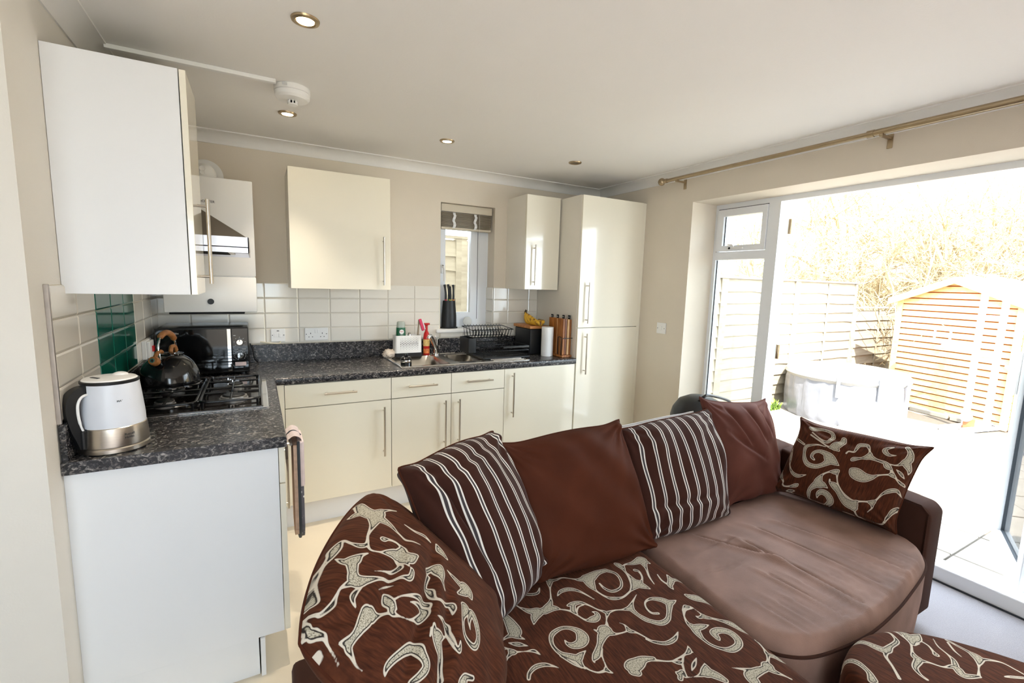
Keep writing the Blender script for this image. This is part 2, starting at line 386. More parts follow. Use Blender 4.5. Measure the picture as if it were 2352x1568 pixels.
# ---- wall tiles, one object each (200 x 100 mm)
def tile_mesh(w, h, t=0.007, b=0.006):
    x, z = w/2-0.001, h/2-0.001
    vs = [(-x,0,-z),(x,0,-z),(x,0,z),(-x,0,z),(-x,-t+0.003,-z),(x,-t+0.003,-z),(x,-t+0.003,z),(-x,-t+0.003,z),
          (-x+b,-t,-z+b),(x-b,-t,-z+b),(x-b,-t,z-b),(-x+b,-t,z-b)]
    fs = [(3,2,1,0)] + [(i,(i+1)%4,4+(i+1)%4,4+i) for i in range(4)] + [(4+i,4+(i+1)%4,8+(i+1)%4,8+i) for i in range(4)] + [(8,9,10,11)]
    me = bpy.data.meshes.new('tile'); me.from_pydata(vs, [], fs); me.update(); return me
TM = {}
def tile(parent, c, w, h, rot, m):
    k = (round(w, 4), round(h, 4), m)
    if k not in TM: TM[k] = tile_mesh(w, h); TM[k].materials.append(M[m])
    o = bpy.data.objects.new('tile', TM[k]); COL.objects.link(o); o.parent = parent
    o.location = c; o.rotation_euler = (0, 0, rot)
ROWS = [1.43, 1.33, 1.23, 1.13, 1.03]
def cut(r, w):
    x0, x1, z0, z1 = r; a0, a1, b0, b1 = w
    if x1 <= a0 or x0 >= a1 or z1 <= b0 or z0 >= b1: return [r]
    out = []
    if x0 < a0: out.append((x0, a0, z0, z1)); x0 = a0
    if x1 > a1: out.append((a1, x1, z0, z1)); x1 = a1
    if z0 < b0: out.append((x0, x1, z0, b0))
    return out
jx = [0.0, 0.168] + [0.368+0.2*i for i in range(12)] + [2.66]
jx = [v for v in jx if v <= 2.66]
for i in range(len(jx)-1):
    for k in range(4):
        for (x0, x1, z0, z1) in cut((jx[i], jx[i+1], ROWS[k+1], ROWS[k]), (WX0, WX1, WZ0, WZ1)):
            if x1-x0 > 0.012 and z1-z0 > 0.012: tile(wall_back, ((x0+x1)/2, -0.002, (z0+z1)/2), x1-x0, z1-z0, 0, 'tile')
for k in range(4):      # inside the right reveal of the sink window
    z0 = max(ROWS[k+1], WZ0+0.03); tile(wall_back, (WX1-0.002, 0.065, (z0+ROWS[k])/2), 0.13, ROWS[k]-z0, -math.pi/2, 'tile')
struct('grout', G().box(0, WX0, -0.003, 0.001, 1.02, 1.431).box(WX1, 2.66, -0.003, 0.001, 1.02, 1.431).box(WX0, WX1, -0.003, 0.001, 1.02, WZ0), M['grout'], wall_back)
jy = [-1.632, -1.41] + [-1.21+0.2*i for i in range(7)]
for i in range(len(jy)-1):
    for k in range(4):
        y0, y1 = jy[i], jy[i+1]
        tile(wall_left, (0.002, (y0+y1)/2, (ROWS[k]+ROWS[k+1])/2), y1-y0, 0.1, math.pi/2, 'tile_green' if 2 <= i <= 4 else 'tile')
struct('grout', G().box(-0.001, 0.003, -1.632, -0.005, 1.02, 1.431), M['grout'], wall_left)
struct('tile_edge_strip', G().rbox(-0.001, 0.011, -1.645, -1.633, 1.026, 1.434, 0.002), mat('tile_trim_metal', rgb(178, 170, 164), 0.35, 0.7, var=0.1, vscale=30), wall_left)

# ---- sink window (window_1): frame, opening sash, pane, handle, sill
w1 = struct('window_1', G().box(WX0, WX1, 0.12, 0.19, WZ1-0.05, WZ1).box(WX0, WX1, 0.12, 0.19, 1.10, 1.165).box(WX0, WX0+0.035, 0.12, 0.19, 1.165, WZ1-0.05).box(WX1-0.10, WX1, 0.12, 0.19, 1.165, WZ1-0.05), M['upvc'])
SX0, SX1, SZ0, SZ1 = 1.81, 2.135, 1.165, 2.015
struct('sash', G().box(SX0, SX1, 0.11, 0.17, SZ0, SZ0+0.055).box(SX0, SX1, 0.11, 0.17, SZ1-0.055, SZ1).box(SX0, SX0+0.045, 0.11, 0.17, SZ0+0.055, SZ1-0.055).box(SX1-0.06, SX1, 0.11, 0.17, SZ0+0.055, SZ1-0.055), M['upvc'], w1)
struct('pane', G().box(SX0+0.045, SX1-0.06, 0.138, 0.144, SZ0+0.055, SZ1-0.055), M['glass'], w1)
struct('gasket', G().box(SX1+0.0005, SX1+0.003, 0.108, 0.118, SZ0, SZ1), M['gasket'], w1)
struct('window_handle', G().rbox(1.818, 1.842, 0.096, 0.111, 1.53, 1.60, 0.005).tube([(1.83, 0.10, 1.585), (1.83, 0.075, 1.58), (1.832, 0.066, 1.56), (1.834, 0.064, 1.47)], 0.009, 8), M['white_plastic'], w1, smooth=True)
struct('handle_lock', G().cyl((1.83, 0.098, 1.592), (1.83, 0.093, 1.592), 0.006, 10), M['dark_hole'], w1)
struct('window_sill', G().rbox(1.735, 2.262, -0.038, 0.0, 1.07, 1.10, 0.008, 3).box(WX0+0.001, WX1-0.001, -0.001, 0.125, 1.072, 1.10), M['white_plastic'], w1, smooth=True)

# ---- patio door set (door_1): outer frame, side light with vent, two open leaves
FX0, FX1 = 3.56, 3.63
door = struct('door_1', G().box(FX0, FX1, DY0, DY1, 2.052, 2.085)
      .box(FX0, FX1, -1.07, DY1, 0.08, 2.052).box(FX0, FX1, -1.535, -1.455, 0.08, 2.052)
      .box(FX0, FX1, DY0, DY0+0.055, 0.08, 2.052).box(FX0, FX1, -1.455, -1.07, 1.685, 1.742).box(FX0, FX1, -1.455, -1.07, 0.08, 0.14), M['upvc'])
struct('threshold', G().rbox(FX0-0.005, FX1+0.03, DY0, DY1, 0.0, 0.085, 0.006), M['upvc'], door)
struct('threshold_seal', G().box(FX0-0.011, FX0-0.005, DY0, DY1, 0.004, 0.012), M['gasket'], door)
struct('vent_sash', G().box(FX0-0.012, FX0+0.04, -1.452, -1.073, 1.995, 2.045).box(FX0-0.012, FX0+0.04, -1.452, -1.073, 1.745, 1.785).box(FX0-0.012, FX0+0.04, -1.123, -1.073, 1.785, 1.995).box(FX0-0.012, FX0+0.04, -1.452, -1.420, 1.785, 1.995), M['upvc'], door)
struct('vent_gasket', G().box(FX0-0.002, FX0, -1.0735, -1.068, 1.742, 2.05).box(FX0-0.002, FX0, -1.455, -1.07, 2.046, 2.051), M['gasket'], door)
struct('pane', G().box(FX0+0.015, FX0+0.02, -1.42, -1.123, 1.785, 1.995), M['glass'], door)
struct('pane', G().box(FX0+0.025, FX0+0.03, -1.455, -1.07, 0.14, 1.685), M['glass'], door)
struct('pane_bead', G().box(FX0+0.018, FX0+0.025, -1.074, -1.0705, 0.14, 1.68).box(FX0+0.008, FX0+0.015, -1.127, -1.1235, 1.787, 1.993), M['gasket'], door)
struct('vent_handle', G().rbox(FX0-0.03, FX0-0.012, -1.30, -1.18, 1.757, 1.772, 0.004).tube([(FX0-0.03, -1.235, 1.768), (FX0-0.038, -1.225, 1.785), (FX0-0.036, -1.19, 1.79)], 0.006, 8), M['white_plastic'], door, smooth=True)
struct('vent_handle_lock', G().cyl((FX0-0.03, -1.20, 1.764), (FX0-0.033, -1.20, 1.764), 0.008, 10), M['dark_hole'], door)
def leaf(hx, hy, ang, width, side):
    """door leaf hinged at (hx,hy), direction angle ang from +X; side=+1 handle etc."""
    R = Matrix.Translation((hx, hy, 0)) @ Matrix.Rotation(ang, 4, 'Z')
    t, z0, z1, s = 0.066, 0.03, 2.05, 0.085
    lf = struct('door_leaf', G().rbox(0, s, -t/2, t/2, z0, z1, 0.004).rbox(width-s, width, -t/2, t/2, z0, z1, 0.004).box(s, width-s, -t/2, t/2, z0, z0+s+0.03).box(s, width-s, -t/2, t/2, z1-s, z1).xf(R), M['upvc'], door)
    struct('pane', G().box(s-0.004, width-s+0.004, -0.004, 0.004, z0+s+0.026, z1-s+0.004).xf(R), M['glass'], lf)
    struct('glazing_gasket', G().box(s, s+0.006, -0.011, 0.011, z0+s+0.03, z1-s).box(width-s-0.006, width-s, -0.011, 0.011, z0+s+0.03, z1-s).box(s, width-s, -0.011, 0.011, z0+s+0.03, z0+s+0.036).xf(R), M['gasket'], lf)
    struct('edge_gasket', G().box(-0.0015, 0.0, -0.006, 0.006, z0+0.02, z1-0.02).xf(R), M['gasket'], lf)
    g = G()
    for sg in (-1, 1):
        g.rbox(width-0.062, width-0.03, sg*(t/2), sg*(t/2+0.012), 0.93, 1.17, 0.004)
        g.tube([(width-0.046, sg*(t/2+0.01), 1.08), (width-0.046, sg*(t/2+0.05), 1.08), (width-0.06, sg*(t/2+0.056), 1.08), (width-0.16, sg*(t/2+0.05), 1.08)], 0.010, 8)
    struct('door_handle', g.xf(R), M['white_plastic'], lf, smooth=True)
    g = G()
    for z in (0.25, 1.05, 1.90): g.rbox(-0.012, 0.012, -t/2-0.014, -t/2+0.004, z-0.05, z+0.05, 0.003).cyl((0, -t/2-0.012, z-0.05), (0, -t/2-0.012, z+0.05), 0.008, 10)
    struct('hinge', g.xf(R), M['brass'], lf, smooth=True)
leaf(3.66, -1.502, math.radians(31.0), 0.69, 1)
leaf(3.66, -2.852, math.radians(22.5), 0.69, -1)

# ---- curtain pole above the doors
pole = thing('curtain_pole', 'satin metal curtain pole with ball finial above the patio doors', 'curtain pole', (3.22, -0.8, 2.24))
PX, PZ = 3.215, 2.252
obj('rod', G().cyl((PX, -0.86, PZ), (PX, -2.17, PZ), 0.0125, 16), M['brass'], pole, smooth=True)
obj('rod', G().cyl((PX, -2.17, PZ), (PX, -4.0, PZ), 0.0155, 16), M['brass'], pole, smooth=True)
obj('collar', G().cyl((PX, -2.155, PZ), (PX, -2.185, PZ), 0.0175, 16), M['brass'], pole, smooth=True)
obj('finial', G().sphere((PX, -0.815, PZ), 0.027, 20, 12).cyl((PX, -0.838, PZ), (PX, -0.868, PZ), 0.016, 16), M['brass'], pole, smooth=True)
for y in (-0.965, -2.22, -3.5):
    obj('bracket', G().rbox(XR-0.006, XR, y-0.012, y+0.012, 2.185, 2.255, 0.002).rbox(XR-0.10, XR, y-0.007, y+0.007, 2.226, 2.238, 0.002).rbox(PX-0.016, PX+0.016, y-0.008, y+0.008, 2.228, 2.240, 0.003), M['brass'], pole)

# ================================================================== kitchen units
RX90 = Matrix.Rotation(math.radians(90), 3, 'X')       # text facing -Y
RZ90 = Matrix.Rotation(math.radians(90), 3, 'Z') @ RX90  # text facing +X
def bar_handle(parent, p0, p1, out, r=0.006, stand=0.032):
    """bar from p0 to p1 (points on the door face), standing off along out"""
    p0, p1, out = Vector(p0), Vector(p1), Vector(out)
    d = (p1-p0); L = d.length; d.normalize(); a, b = p0+out*stand, p1+out*stand
    g = G().cyl(a, b, r, 14)
    for t in (0.085, 0.915): g.cyl(p0+d*L*t, p0+d*L*t+out*stand, r*0.72, 10)
    obj('handle', g, M['steel'], parent, smooth=True)
FY = -0.592      # face of the base doors
def base_unit(name, label, x0, w, handle, full=False, hx=None, dh=None, top=0.869):
    t = thing(name, label, 'cabinet', (x0+w/2, -0.3, 0.15))
    obj('body', G().box(x0+0.001, x0+w-0.001, -0.571, -0.02, 0.15, top), M['carcass'], t)
    gp = 0.0018
    if full:
        d = obj('door', G().rbox(x0+gp, x0+w-gp, FY, FY+0.019, 0.152, 0.866, 0.0012), M['cream_gloss'], t)
        bar_handle(d, (hx, FY, 0.519), (hx, FY, 0.841), (0, -1, 0))
    else:
        d = obj('drawer', G().rbox(x0+gp, x0+w-gp, FY, FY+0.019, 0.7325, 0.866, 0.0012), M['cream_gloss'], t)
        bar_handle(d, (dh[0], FY, 0.804), (dh[1], FY, 0.804), (0, -1, 0))
        d = obj('door', G().rbox(x0+gp, x0+w-gp, FY, FY+0.019, 0.152, 0.7275, 0.0012), M['cream_gloss'], t)
        bar_handle(d, (hx, FY, 0.376), (hx, FY, 0.692), (0, -1, 0))
    return t
U0 = 0.642
base_unit('base_cabinet', 'wide cream base cabinet with drawer and door nearest the hob corner', U0, 0.6, 1, hx=1.192, dh=(0.848, 1.03))
base_unit('base_cabinet', 'cream base cabinet under the main sink bowl, door handle on its right', U0+0.6, 0.4, 1, hx=1.593, dh=(1.345, 1.535), top=0.72)
base_unit('base_cabinet', 'cream base cabinet with drawer, door handle on its left, beside the drawerless door', U0+1.0, 0.4, 1, hx=1.692, dh=(1.747, 1.939), top=0.72)
base_unit('appliance_cabinet', 'cream full-height base door without drawer beside the tall larder cabinet', U0+1.4, 0.612, 1, True, hx=2.104)
fl = obj('corner_post', G().box(0.602, U0-0.001, FY+0.02, FY+0.001, 0.15, 0.869).box(0.602, 0.62, FY+0.02, -0.40, 0.15, 0.869), M['cream_gloss'])
tag(fl, 'narrow cream filler strip in the inner corner of the base cabinets', 'filler strip')
pl = obj('plinth', G().rbox(0.53, 2.655, -0.545, -0.527, 0.0, 0.148, 0.001), M['white_panel'])
tag(pl, 'white kickboard along the floor below the sink run of cabinets', 'kickboard')

# left run
t = thing('base_cabinet', 'cream drawer cabinet in the left run with the oven glove on its handle', 'cabinet', (0.3, -1.33, 0.15))
FX = 0.592
obj('body', G().box(0.02, 0.571, -1.612, -1.03, 0.15, 0.869), M['carcass'], t)
obj('end_panel', G().rbox(0.0, 0.571, -1.632, -1.614, 0.152, 0.869, 0.001), M['white_panel'], t)
d = obj('drawer', G().rbox(FX-0.019, FX, -1.630, -1.032, 0.7325, 0.866, 0.0012), M['cream_gloss'], t)
bar_handle(d, (FX, -1.42, 0.80), (FX, -1.23, 0.80), (1, 0, 0))
d = obj('door', G().rbox(FX-0.019, FX, -1.630, -1.032, 0.152, 0.7275, 0.0012), M['cream_gloss'], t)
bar_handle(d, (FX, -1.09, 0.376), (FX, -1.09, 0.692), (1, 0, 0))
t = thing('corner_cabinet', 'cream blind corner base cabinet under the back of the hob', 'cabinet', (0.3, -0.8, 0.15))
obj('body', G().box(0.02, 0.571, -1.028, -0.03, 0.15, 0.869), M['carcass'], t)
obj('door', G().rbox(FX-0.019, FX, -1.028, -0.602, 0.152, 0.866, 0.0012), M['cream_gloss'], t)
pl = obj('plinth', G().rbox(0.01, 0.485, -1.626, -1.612, 0.0, 0.148, 0.001).rbox(0.490, 0.505, -1.640, -0.53, 0.0, 0.148, 0.001), M['white_panel'])
tag(pl, 'white kickboard under the large white end panel of the left run', 'kickboard')

# wall cabinet near the camera (its side panel faces us)
t = thing('wall_cabinet', 'large white-sided wall cabinet above the electric kettle', 'cabinet', (0.16, -1.36, 1.403))
obj('body', G().rbox(0.001, 0.328, -1.505, -1.225, 1.403, 2.128, 0.001), M['white_panel'], t)
d = obj('door', G().rbox(0.331, 0.349, -1.507, -1.225, 1.403, 2.126, 0.0012), M['cream_gloss'], t)
bar_handle(d, (0.349, -1.375, 1.44), (0.349, -1.375, 1.743), (1, 0, 0), 0.0065)
t = thing('wall_cabinet', 'cream square wall cabinet between the boiler and the sink window', 'cabinet', (1.01, -0.16, 1.403))
obj('body', G().box(0.712, 1.308, -0.300, -0.001, 1.403, 2.113), M['carcass'], t)
d = obj('door', G().rbox(0.7105, 1.3095, -0.322, -0.303, 1.403, 2.115, 0.0012), M['cream_gloss'], t)
bar_handle(d, (1.262, -0.322, 1.433), (1.262, -0.322, 1.743), (0, -1, 0))
t = thing('wall_cabinet', 'small narrow cream wall cabinet above the bread bin', 'cabinet', (2.5, -0.16, 1.425))
obj('body', G().box(2.345, 2.648, -0.300, -0.001, 1.425, 2.142), M['carcass'], t)
d = obj('door', G().rbox(2.3435, 2.6485, -0.322, -0.303, 1.425, 2.14, 0.0012), M['cream_gloss'], t)
bar_handle(d, (2.415, -0.322, 1.457), (2.415, -0.322, 1.768), (0, -1, 0))
t = thing('tall_cabinet', 'tall cream two-door fridge cabinet beside the patio wall', 'cabinet', (2.96, -0.3, 0.0))
obj('side_panel', G().rbox(2.662, 2.680, -0.572, -0.001, 0.0, 2.135, 0.001), M['carcass'], t)
obj('body', G().box(2.681, 3.262, -0.571, -0.001, 0.15, 2.133), M['carcass'], t)
d = obj('door', G().rbox(2.6655, 3.2655, FY, FY+0.019, 1.146, 2.133, 0.0012), M['cream_gloss'], t)
bar_handle(d, (2.737, FY, 1.179), (2.737, FY, 1.492), (0, -1, 0))
d = obj('door', G().rbox(2.6655, 3.2655, FY, FY+0.019, 0.152, 1.1415, 0.0012), M['cream_gloss'], t)
bar_handle(d, (2.737, FY, 0.784), (2.737, FY, 1.102), (0, -1, 0))
obj('filler_panel', G().rbox(3.267, XR-0.001, FY+0.002, FY+0.02, 0.0, 2.133, 0.001), M['cream_gloss'], t)
obj('kick_panel', G().box(2.681, 3.262, -0.545, -0.53, 0.0, 0.148), M['white_panel'], t)

# ---- worktop with upstand
t = thing('worktop', 'black speckled L-shaped worktop with matching upstand', 'worktop', (0.3, -0.3, 0.87))
def nose(a, z0=0.871, z1=0.91, r=0.010, d=0.08):
    pts = [(d, z0), (d, z1)]
    for i in range(5): th = math.radians(90+90*i/4); pts.append((r+r*math.cos(th), z1-r+r*math.sin(th)))
    for i in range(5): th = math.radians(180+90*i/4); pts.append((0.004+0.004*math.cos(th), z0+0.004+0.004*math.sin(th)))
    return [(a*p[0], p[1]) for p in pts]
g = G().box(0.001, 0.52, -1.648, -0.001, 0.871, 0.91).box(0.52, 0.6, -0.6, -0.001, 0.871, 0.91).box(0.6, 1.33, -0.52, -0.001, 0.871, 0.91)
g.box(1.33, 1.97, -0.11, -0.001, 0.871, 0.91).box(1.97, 2.66, -0.52, -0.001, 0.871, 0.91)
obj('slab', g, M['granite'], t)
obj('front_edge', G().prism([(-0.6+p[0], p[1]) for p in nose(1)], 'x', 0.6, 2.66).prism([(0.6-p[0], p[1]) for p in nose(1)], 'y', -1.648, -0.6), M['granite'], t, smooth=True, angle=50)
obj('upstand', G().rbox(0.001, 2.66, -0.019, -0.004, 0.91, 1.026, 0.002), M['granite'], t)
obj('upstand', G().rbox(0.004, 0.019, -1.648, -0.02, 0.91, 1.026, 0.002), M['granite'], t)

# ---- inset sink with one and a half bowls, drainer and mixer tap
t = thing('kitchen_sink', 'stainless steel sink with one and a half bowls, drainer and mixer tap', 'sink', (1.8, -0.31, 0.91))
SY0, SY1 = -0.548, -0.075
def rrect(x0, x1, y0, y1, r, n=6):
    pts = []
    for cx, cy, a0 in ((x1-r, y1-r, 0), (x0+r, y1-r, 90), (x0+r, y0+r, 180), (x1-r, y0+r, 270)):
        for i in range(n+1):
            th = math.radians(a0+90*i/n); pts.append((cx+r*math.cos(th), cy+r*math.sin(th)))
    return pts
def bowl(x0, x1, y0, y1, depth, r):
    g = G(); loops = [(rrect(x0-0.008, x1+0.008, y0-0.008, y1+0.008, r+0.008), 0.9165), (rrect(x0, x1, y0, y1, r), 0.912), (rrect(x0+0.012, x1-0.012, y0+0.012, y1-0.012, r), 0.91-depth+0.02), (rrect(x0+0.035, x1-0.035, y0+0.035, y1-0.035, r*0.7), 0.91-depth)]
    n = len(loops[0][0]); vs = []; fs = []
    for L, z in loops: vs += [(p[0], p[1], z) for p in L]
    for k in range(len(loops)-1): fs += [(k*n+i, k*n+(i+1) % n, (k+1)*n+(i+1) % n, (k+1)*n+i) for i in range(n)]
    fs.append(tuple(range(3*n, 4*n)))
    return g.add(vs, fs)
b1, b2 = (1.345, 1.668, -0.505, -0.13), (1.735, 1.955, -0.455, -0.155)
# deck made of strips around the bowls
g = G()
for (x0, x1, y0, y1) in [(1.318, b1[0], SY0, SY1), (b1[0], b1[1], SY0, b1[2]), (b1[0], b1[1], b1[3], SY1), (b1[1], b2[0], SY0, SY1), (b2[0], b2[1], SY0, b2[2]), (b2[0], b2[1], b2[3], SY1), (b2[1], 2.272, SY0, SY1)]:
    g.box(x0, x1, y0, y1, 0.9105, 0.9155)
obj('deck', g, M['steel_sink'], t)
obj('rim', G().tube([(p[0], p[1], 0.9155) for p in rrect(1.322, 2.268, SY0+0.004, SY1-0.004, 0.02)], 0.004, 6, True), M['chrome'], t, smooth=True)
obj('main_bowl', bowl(*b1, 0.17, 0.06), M['steel_sink'], t, smooth=True, angle=60)
obj('half_bowl', bowl(*b2, 0.13, 0.05), M['steel_sink'], t, smooth=True, angle=60)
g = G()
for k in range(9): g.rbox(1.995, 2.25, -0.51+0.045*k, -0.50+0.045*k, 0.915, 0.9185, 0.0012)
obj('drainer_ribs', g, M['steel_sink'], t)
tp = obj('mixer_tap', G().lathe([(0.030, 0.9155), (0.030, 0.922), (0.021, 0.93), (0.020, 1.0), (0.024, 1.005), (0.024, 1.035), (0.018, 1.043), (0.001, 1.045)], (1.705, -0.105, 0), 20), M['chrome'], t, smooth=True)
obj('spout', G().tube(smooth_path([(1.70, -0.115, 0.965), (1.672, -0.15, 1.01), (1.635, -0.20, 1.062), (1.612, -0.225, 1.072), (1.602, -0.232, 1.055)], 6), [0.016]*18+[0.012]*7, 12), M['chrome'], tp, smooth=True)
obj('lever', G().tube([(1.705, -0.105, 1.043), (1.70, -0.12, 1.052), (1.682, -0.16, 1.062)], [0.008, 0.007, 0.006], 10), M['chrome'], tp, smooth=True)

# ---- gas hob
t = thing('gas_hob', 'dark four-burner gas hob set into the worktop', 'hob', (0.3, -0.9, 0.91))
HX0, HX1, HY0, HY1 = 0.055, 0.555, -1.212, -0.582
obj('trim', G().rbox(HX0, HX1, HY0, HY1, 0.9102, 0.914, 0.0015), M['chrome'], t)
obj('tray', G().rbox(HX0+0.010, HX1-0.022, HY0+0.012, HY1-0.012, 0.911, 0.9185, 0.003), mat('hob_enamel', rgb(24, 20, 18), 0.07, coat=0.6), t)
for (x, y, r) in ((0.418, -1.02, 0.052), (0.165, -1.03, 0.036), (0.418, -0.775, 0.036), (0.165, -0.785, 0.044)):
    b = obj('burner', G().lathe([(r*1.1, 0.9185), (r*1.1, 0.921), (r, 0.923), (r, 0.931), (r*0.9, 0.932)], (x, y, 0), 28), mat('burner_alloy', rgb(170, 168, 165), 0.45, 0.8, var=0.15, vscale=60), t, smooth=True)
    obj('burner_cap', G().lathe([(r*0.86, 0.932), (r*0.88, 0.936), (r*0.8, 0.9395), (0.001, 0.940)], (x, y, 0), 28), M['black_matt'], b, smooth=True)
for (x0, x1) in ((0.075, 0.288), (0.302, 0.522)):
    g = G(); zz = 0.949; y0, y1 = -1.188, -0.665
    g.tube([(p[0], p[1], zz) for p in rrect(x0, x1, y0, y1, 0.03, 4)], 0.0055, 8, True)
    xm = (x0+x1)/2
    g.tube([(x0, (y0+y1)/2, zz), (x1, (y0+y1)/2, zz)], 0.005, 8)
    for yc in (-1.025, -0.78):
        for a, b in (((x0, yc), (xm-0.022, yc)), ((x1, yc), (xm+0.022, yc))): g.tube([(a[0], a[1], zz), (b[0], b[1], zz)], 0.005, 8)
    g.tube([(xm, y0, zz), (xm, -1.048, zz)], 0.005, 8); g.tube([(xm, -1.0, zz), (xm, -0.80, zz)], 0.005, 8); g.tube([(xm, -0.757, zz), (xm, y1, zz)], 0.005, 8)
    for p in ((x0+0.01, y0+0.01), (x1-0.01, y0+0.01), (x0+0.01, y1-0.01), (x1-0.01, y1-0.01), (x0, (y0+y1)/2), (x1, (y0+y1)/2)): g.cyl((p[0], p[1], 0.918), (p[0], p[1], zz), 0.005, 8)
    obj('pan_support', g, M['black_satin'], t, smooth=True)
for x in (0.175, 0.243, 0.311, 0.379):
    k = obj('knob', G().lathe([(0.017, 0.918), (0.017, 0.924), (0.015, 0.926)], (x, -0.618, 0), 18), M['black_satin'], t, smooth=True)
    obj('knob_grip', G().rbox(x-0.005, x+0.005, -0.633, -0.603, 0.925, 0.944, 0.003), M['chrome'], k)

# ---- boiler and flue
t = thing('boiler', 'white wall-hung boiler in the corner with a round flue on top', 'boiler', (0.31, -0.17, 1.26))
obj('casing', G().rbox(0.085, 0.527, -0.335, -0.001, 1.466, 2.0, 0.006).box(0.09, 0.522, -0.325, -0.001, 1.455, 1.47), M['white_plastic'], t, smooth=True)
pn = obj('control_panel', G().rbox(0.085, 0.527, -0.335, -0.001, 1.262, 1.461, 0.006), M['white_plastic'], t, smooth=True)
obj('pressure_gauge', G().lathe([(0.016, -0.0), (0.016, -0.004), (0.012, -0.004), (0.001, -0.003)], (0.30, -0.335, 1.322), 20, 'y'), M['black_matt'], pn, smooth=True)
obj('pipe_tray', G().box(0.10, 0.46, -0.28, -0.03, 1.248, 1.262), M['dark_hole'], t)
text('maker_name', 'WORCESTER', 0.018, M['text_dark'], t, (0.238, -0.3362, 1.862), RX90)
obj('badge', G().box(0.226, 0.235, -0.3362, -0.335, 1.868, 1.884), M['red'], t)
fg = obj('flue_elbow', G().lathe([(0.062, 1.995), (0.062, 2.03), (0.060, 2.045)], (0.285, -0.12, 0), 28).sphere((0.285, -0.12, 2.045), 0.062, 24, 14).cyl((0.285, -0.12, 2.062), (0.285, -0.004, 2.062), 0.052, 24), M['white_plastic'], t, smooth=True)
obj('flue_collar', G().lathe([(0.06, -0.001), (0.092, -0.001), (0.092, -0.009), (0.085, -0.013), (0.06, -0.013)], (0.285, 0, 2.06), 36, 'y'), M['white_plastic'], t, smooth=True)
g = G().lathe([(0.009, -0.185), (0.014, -0.187), (0.014, -0.18)], (0.283, 0.0, 2.068), 16, 'y').lathe([(0.007, -0.187), (0.012, -0.189), (0.012, -0.18)], (0.283, 0.0, 2.046), 16, 'y')
obj('flue_test_cap', g, M['white_plastic'], t, smooth=True)

# ---- cooker hood
t = thing('cooker_hood', 'stainless steel chimney hood on the left wall above the hob', 'cooker hood', (0.25, -0.9, 1.57))
HYA, HYB = -1.20, -0.60
obj('base_band', G().box(0.004, 0.505, HYA, HYA+0.004, 1.565, 1.628).box(0.004, 0.505, HYB-0.004, HYB, 1.565, 1.628).box(0.501, 0.505, HYA, HYB, 1.565, 1.628).box(0.004, 0.505, HYA, HYB, 1.585, 1.589), mat('hood_bright_steel', rgb(220, 220, 226), 0.4, 1.0), t)
g = G(); z0, z1 = 1.628, 1.80
vs = [(0.001, HYA+0.01, z0), (0.498, HYA+0.01, z0), (0.498, HYB-0.01, z0), (0.001, HYB-0.01, z0), (0.001, -1.05, z1), (0.245, -1.05, z1), (0.245, -0.75, z1), (0.001, -0.75, z1)]
g.add(vs, [(0, 3, 2, 1), (4, 5, 6, 7), (0, 1, 5, 4), (1, 2, 6, 5), (2, 3, 7, 6), (3, 0, 4, 7)])
obj('canopy', g, mat('hood_steel', rgb(150, 142, 132), 0.32, 1.0), t)
obj('chimney', G().box(0.001, 0.243, -1.048, -0.752, 1.80, CEIL-0.064), M['steel'], t)
f = obj('grease_filter', G().box(0.06, 0.44, -1.12, -0.68, 1.574, 1.5845), M['steel'], t)
g = G()
for k in range(10): g.box(0.08, 0.42, -1.10+0.042*k, -1.082+0.042*k, 1.571, 1.5745)
obj('filter_slot', g, M['dark_hole'], f)
dk = obj('duct', G().rbox(0.085, 0.30, -1.225, -1.07, 2.129, 2.205, 0.004), mat('duct_grey', rgb(58, 56, 54), 0.5, var=0.1))
tag(dk, 'dark grey flat ventilation duct lying on top of the near wall cabinet', 'duct')

# ---- smoke alarm, trunking, downlights
t = thing('smoke_alarm', 'white round heat alarm on the ceiling', 'smoke alarm', (0.70, -1.0, CEIL))
obj('base', G().lathe([(0.072, CEIL), (0.075, CEIL-0.004), (0.075, CEIL-0.022), (0.073, CEIL-0.024)], (0.70, -1.0, 0), 36), M['white_plastic'], t, smooth=True)
cv = obj('cover', G().lathe([(0.073, CEIL-0.025), (0.072, CEIL-0.043), (0.063, CEIL-0.052), (0.02, CEIL-0.055), (0.001, CEIL-0.055)], (0.70, -1.0, 0), 36), M['white_plastic'], t, smooth=True)
g = G()
for k in range(8):
    a = 2*math.pi*k/8; g.rbox(0.70+0.018*math.cos(a)-0.0025, 0.70+0.018*math.cos(a)+0.0025, -1.0+0.018*math.sin(a)-0.0025, -1.0+0.018*math.sin(a)+0.0025, CEIL-0.070, CEIL-0.054, 0.001)
g.lathe([(0.022, CEIL-0.069), (0.02, CEIL-0.073), (0.001, CEIL-0.073)], (0.70, -1.0, 0), 20)
obj('sensor_cage', g, M['white_plastic'], t)
obj('sensor', G().lathe([(0.010, CEIL-0.054), (0.010, CEIL-0.069)], (0.70, -1.0, 0), 12), M['dark_hole'], t)
obj('label', G().box(0.655, 0.675, -1.0753, -1.0745, CEIL-0.018, CEIL-0.008).xf(Matrix.Identity(4)), M['text_light'], t)
tr = obj('cable_trunking', G().rbox(0.062, 0.632, -1.072, -1.048, CEIL-0.017, CEIL-0.0005, 0.002), M['white_plastic'])
tag(tr, 'thin white cable trunking along the ceiling to the heat alarm', 'trunking')
M['lamp_on'] = mat('lamp_glow', (1, 0.86, 0.66), 0.5, emit=((1.0, 0.80, 0.52), 14))
M['lamp_off'] = mat('lamp_dark', rgb(120, 112, 100), 0.2, 0.3)
NL = 0
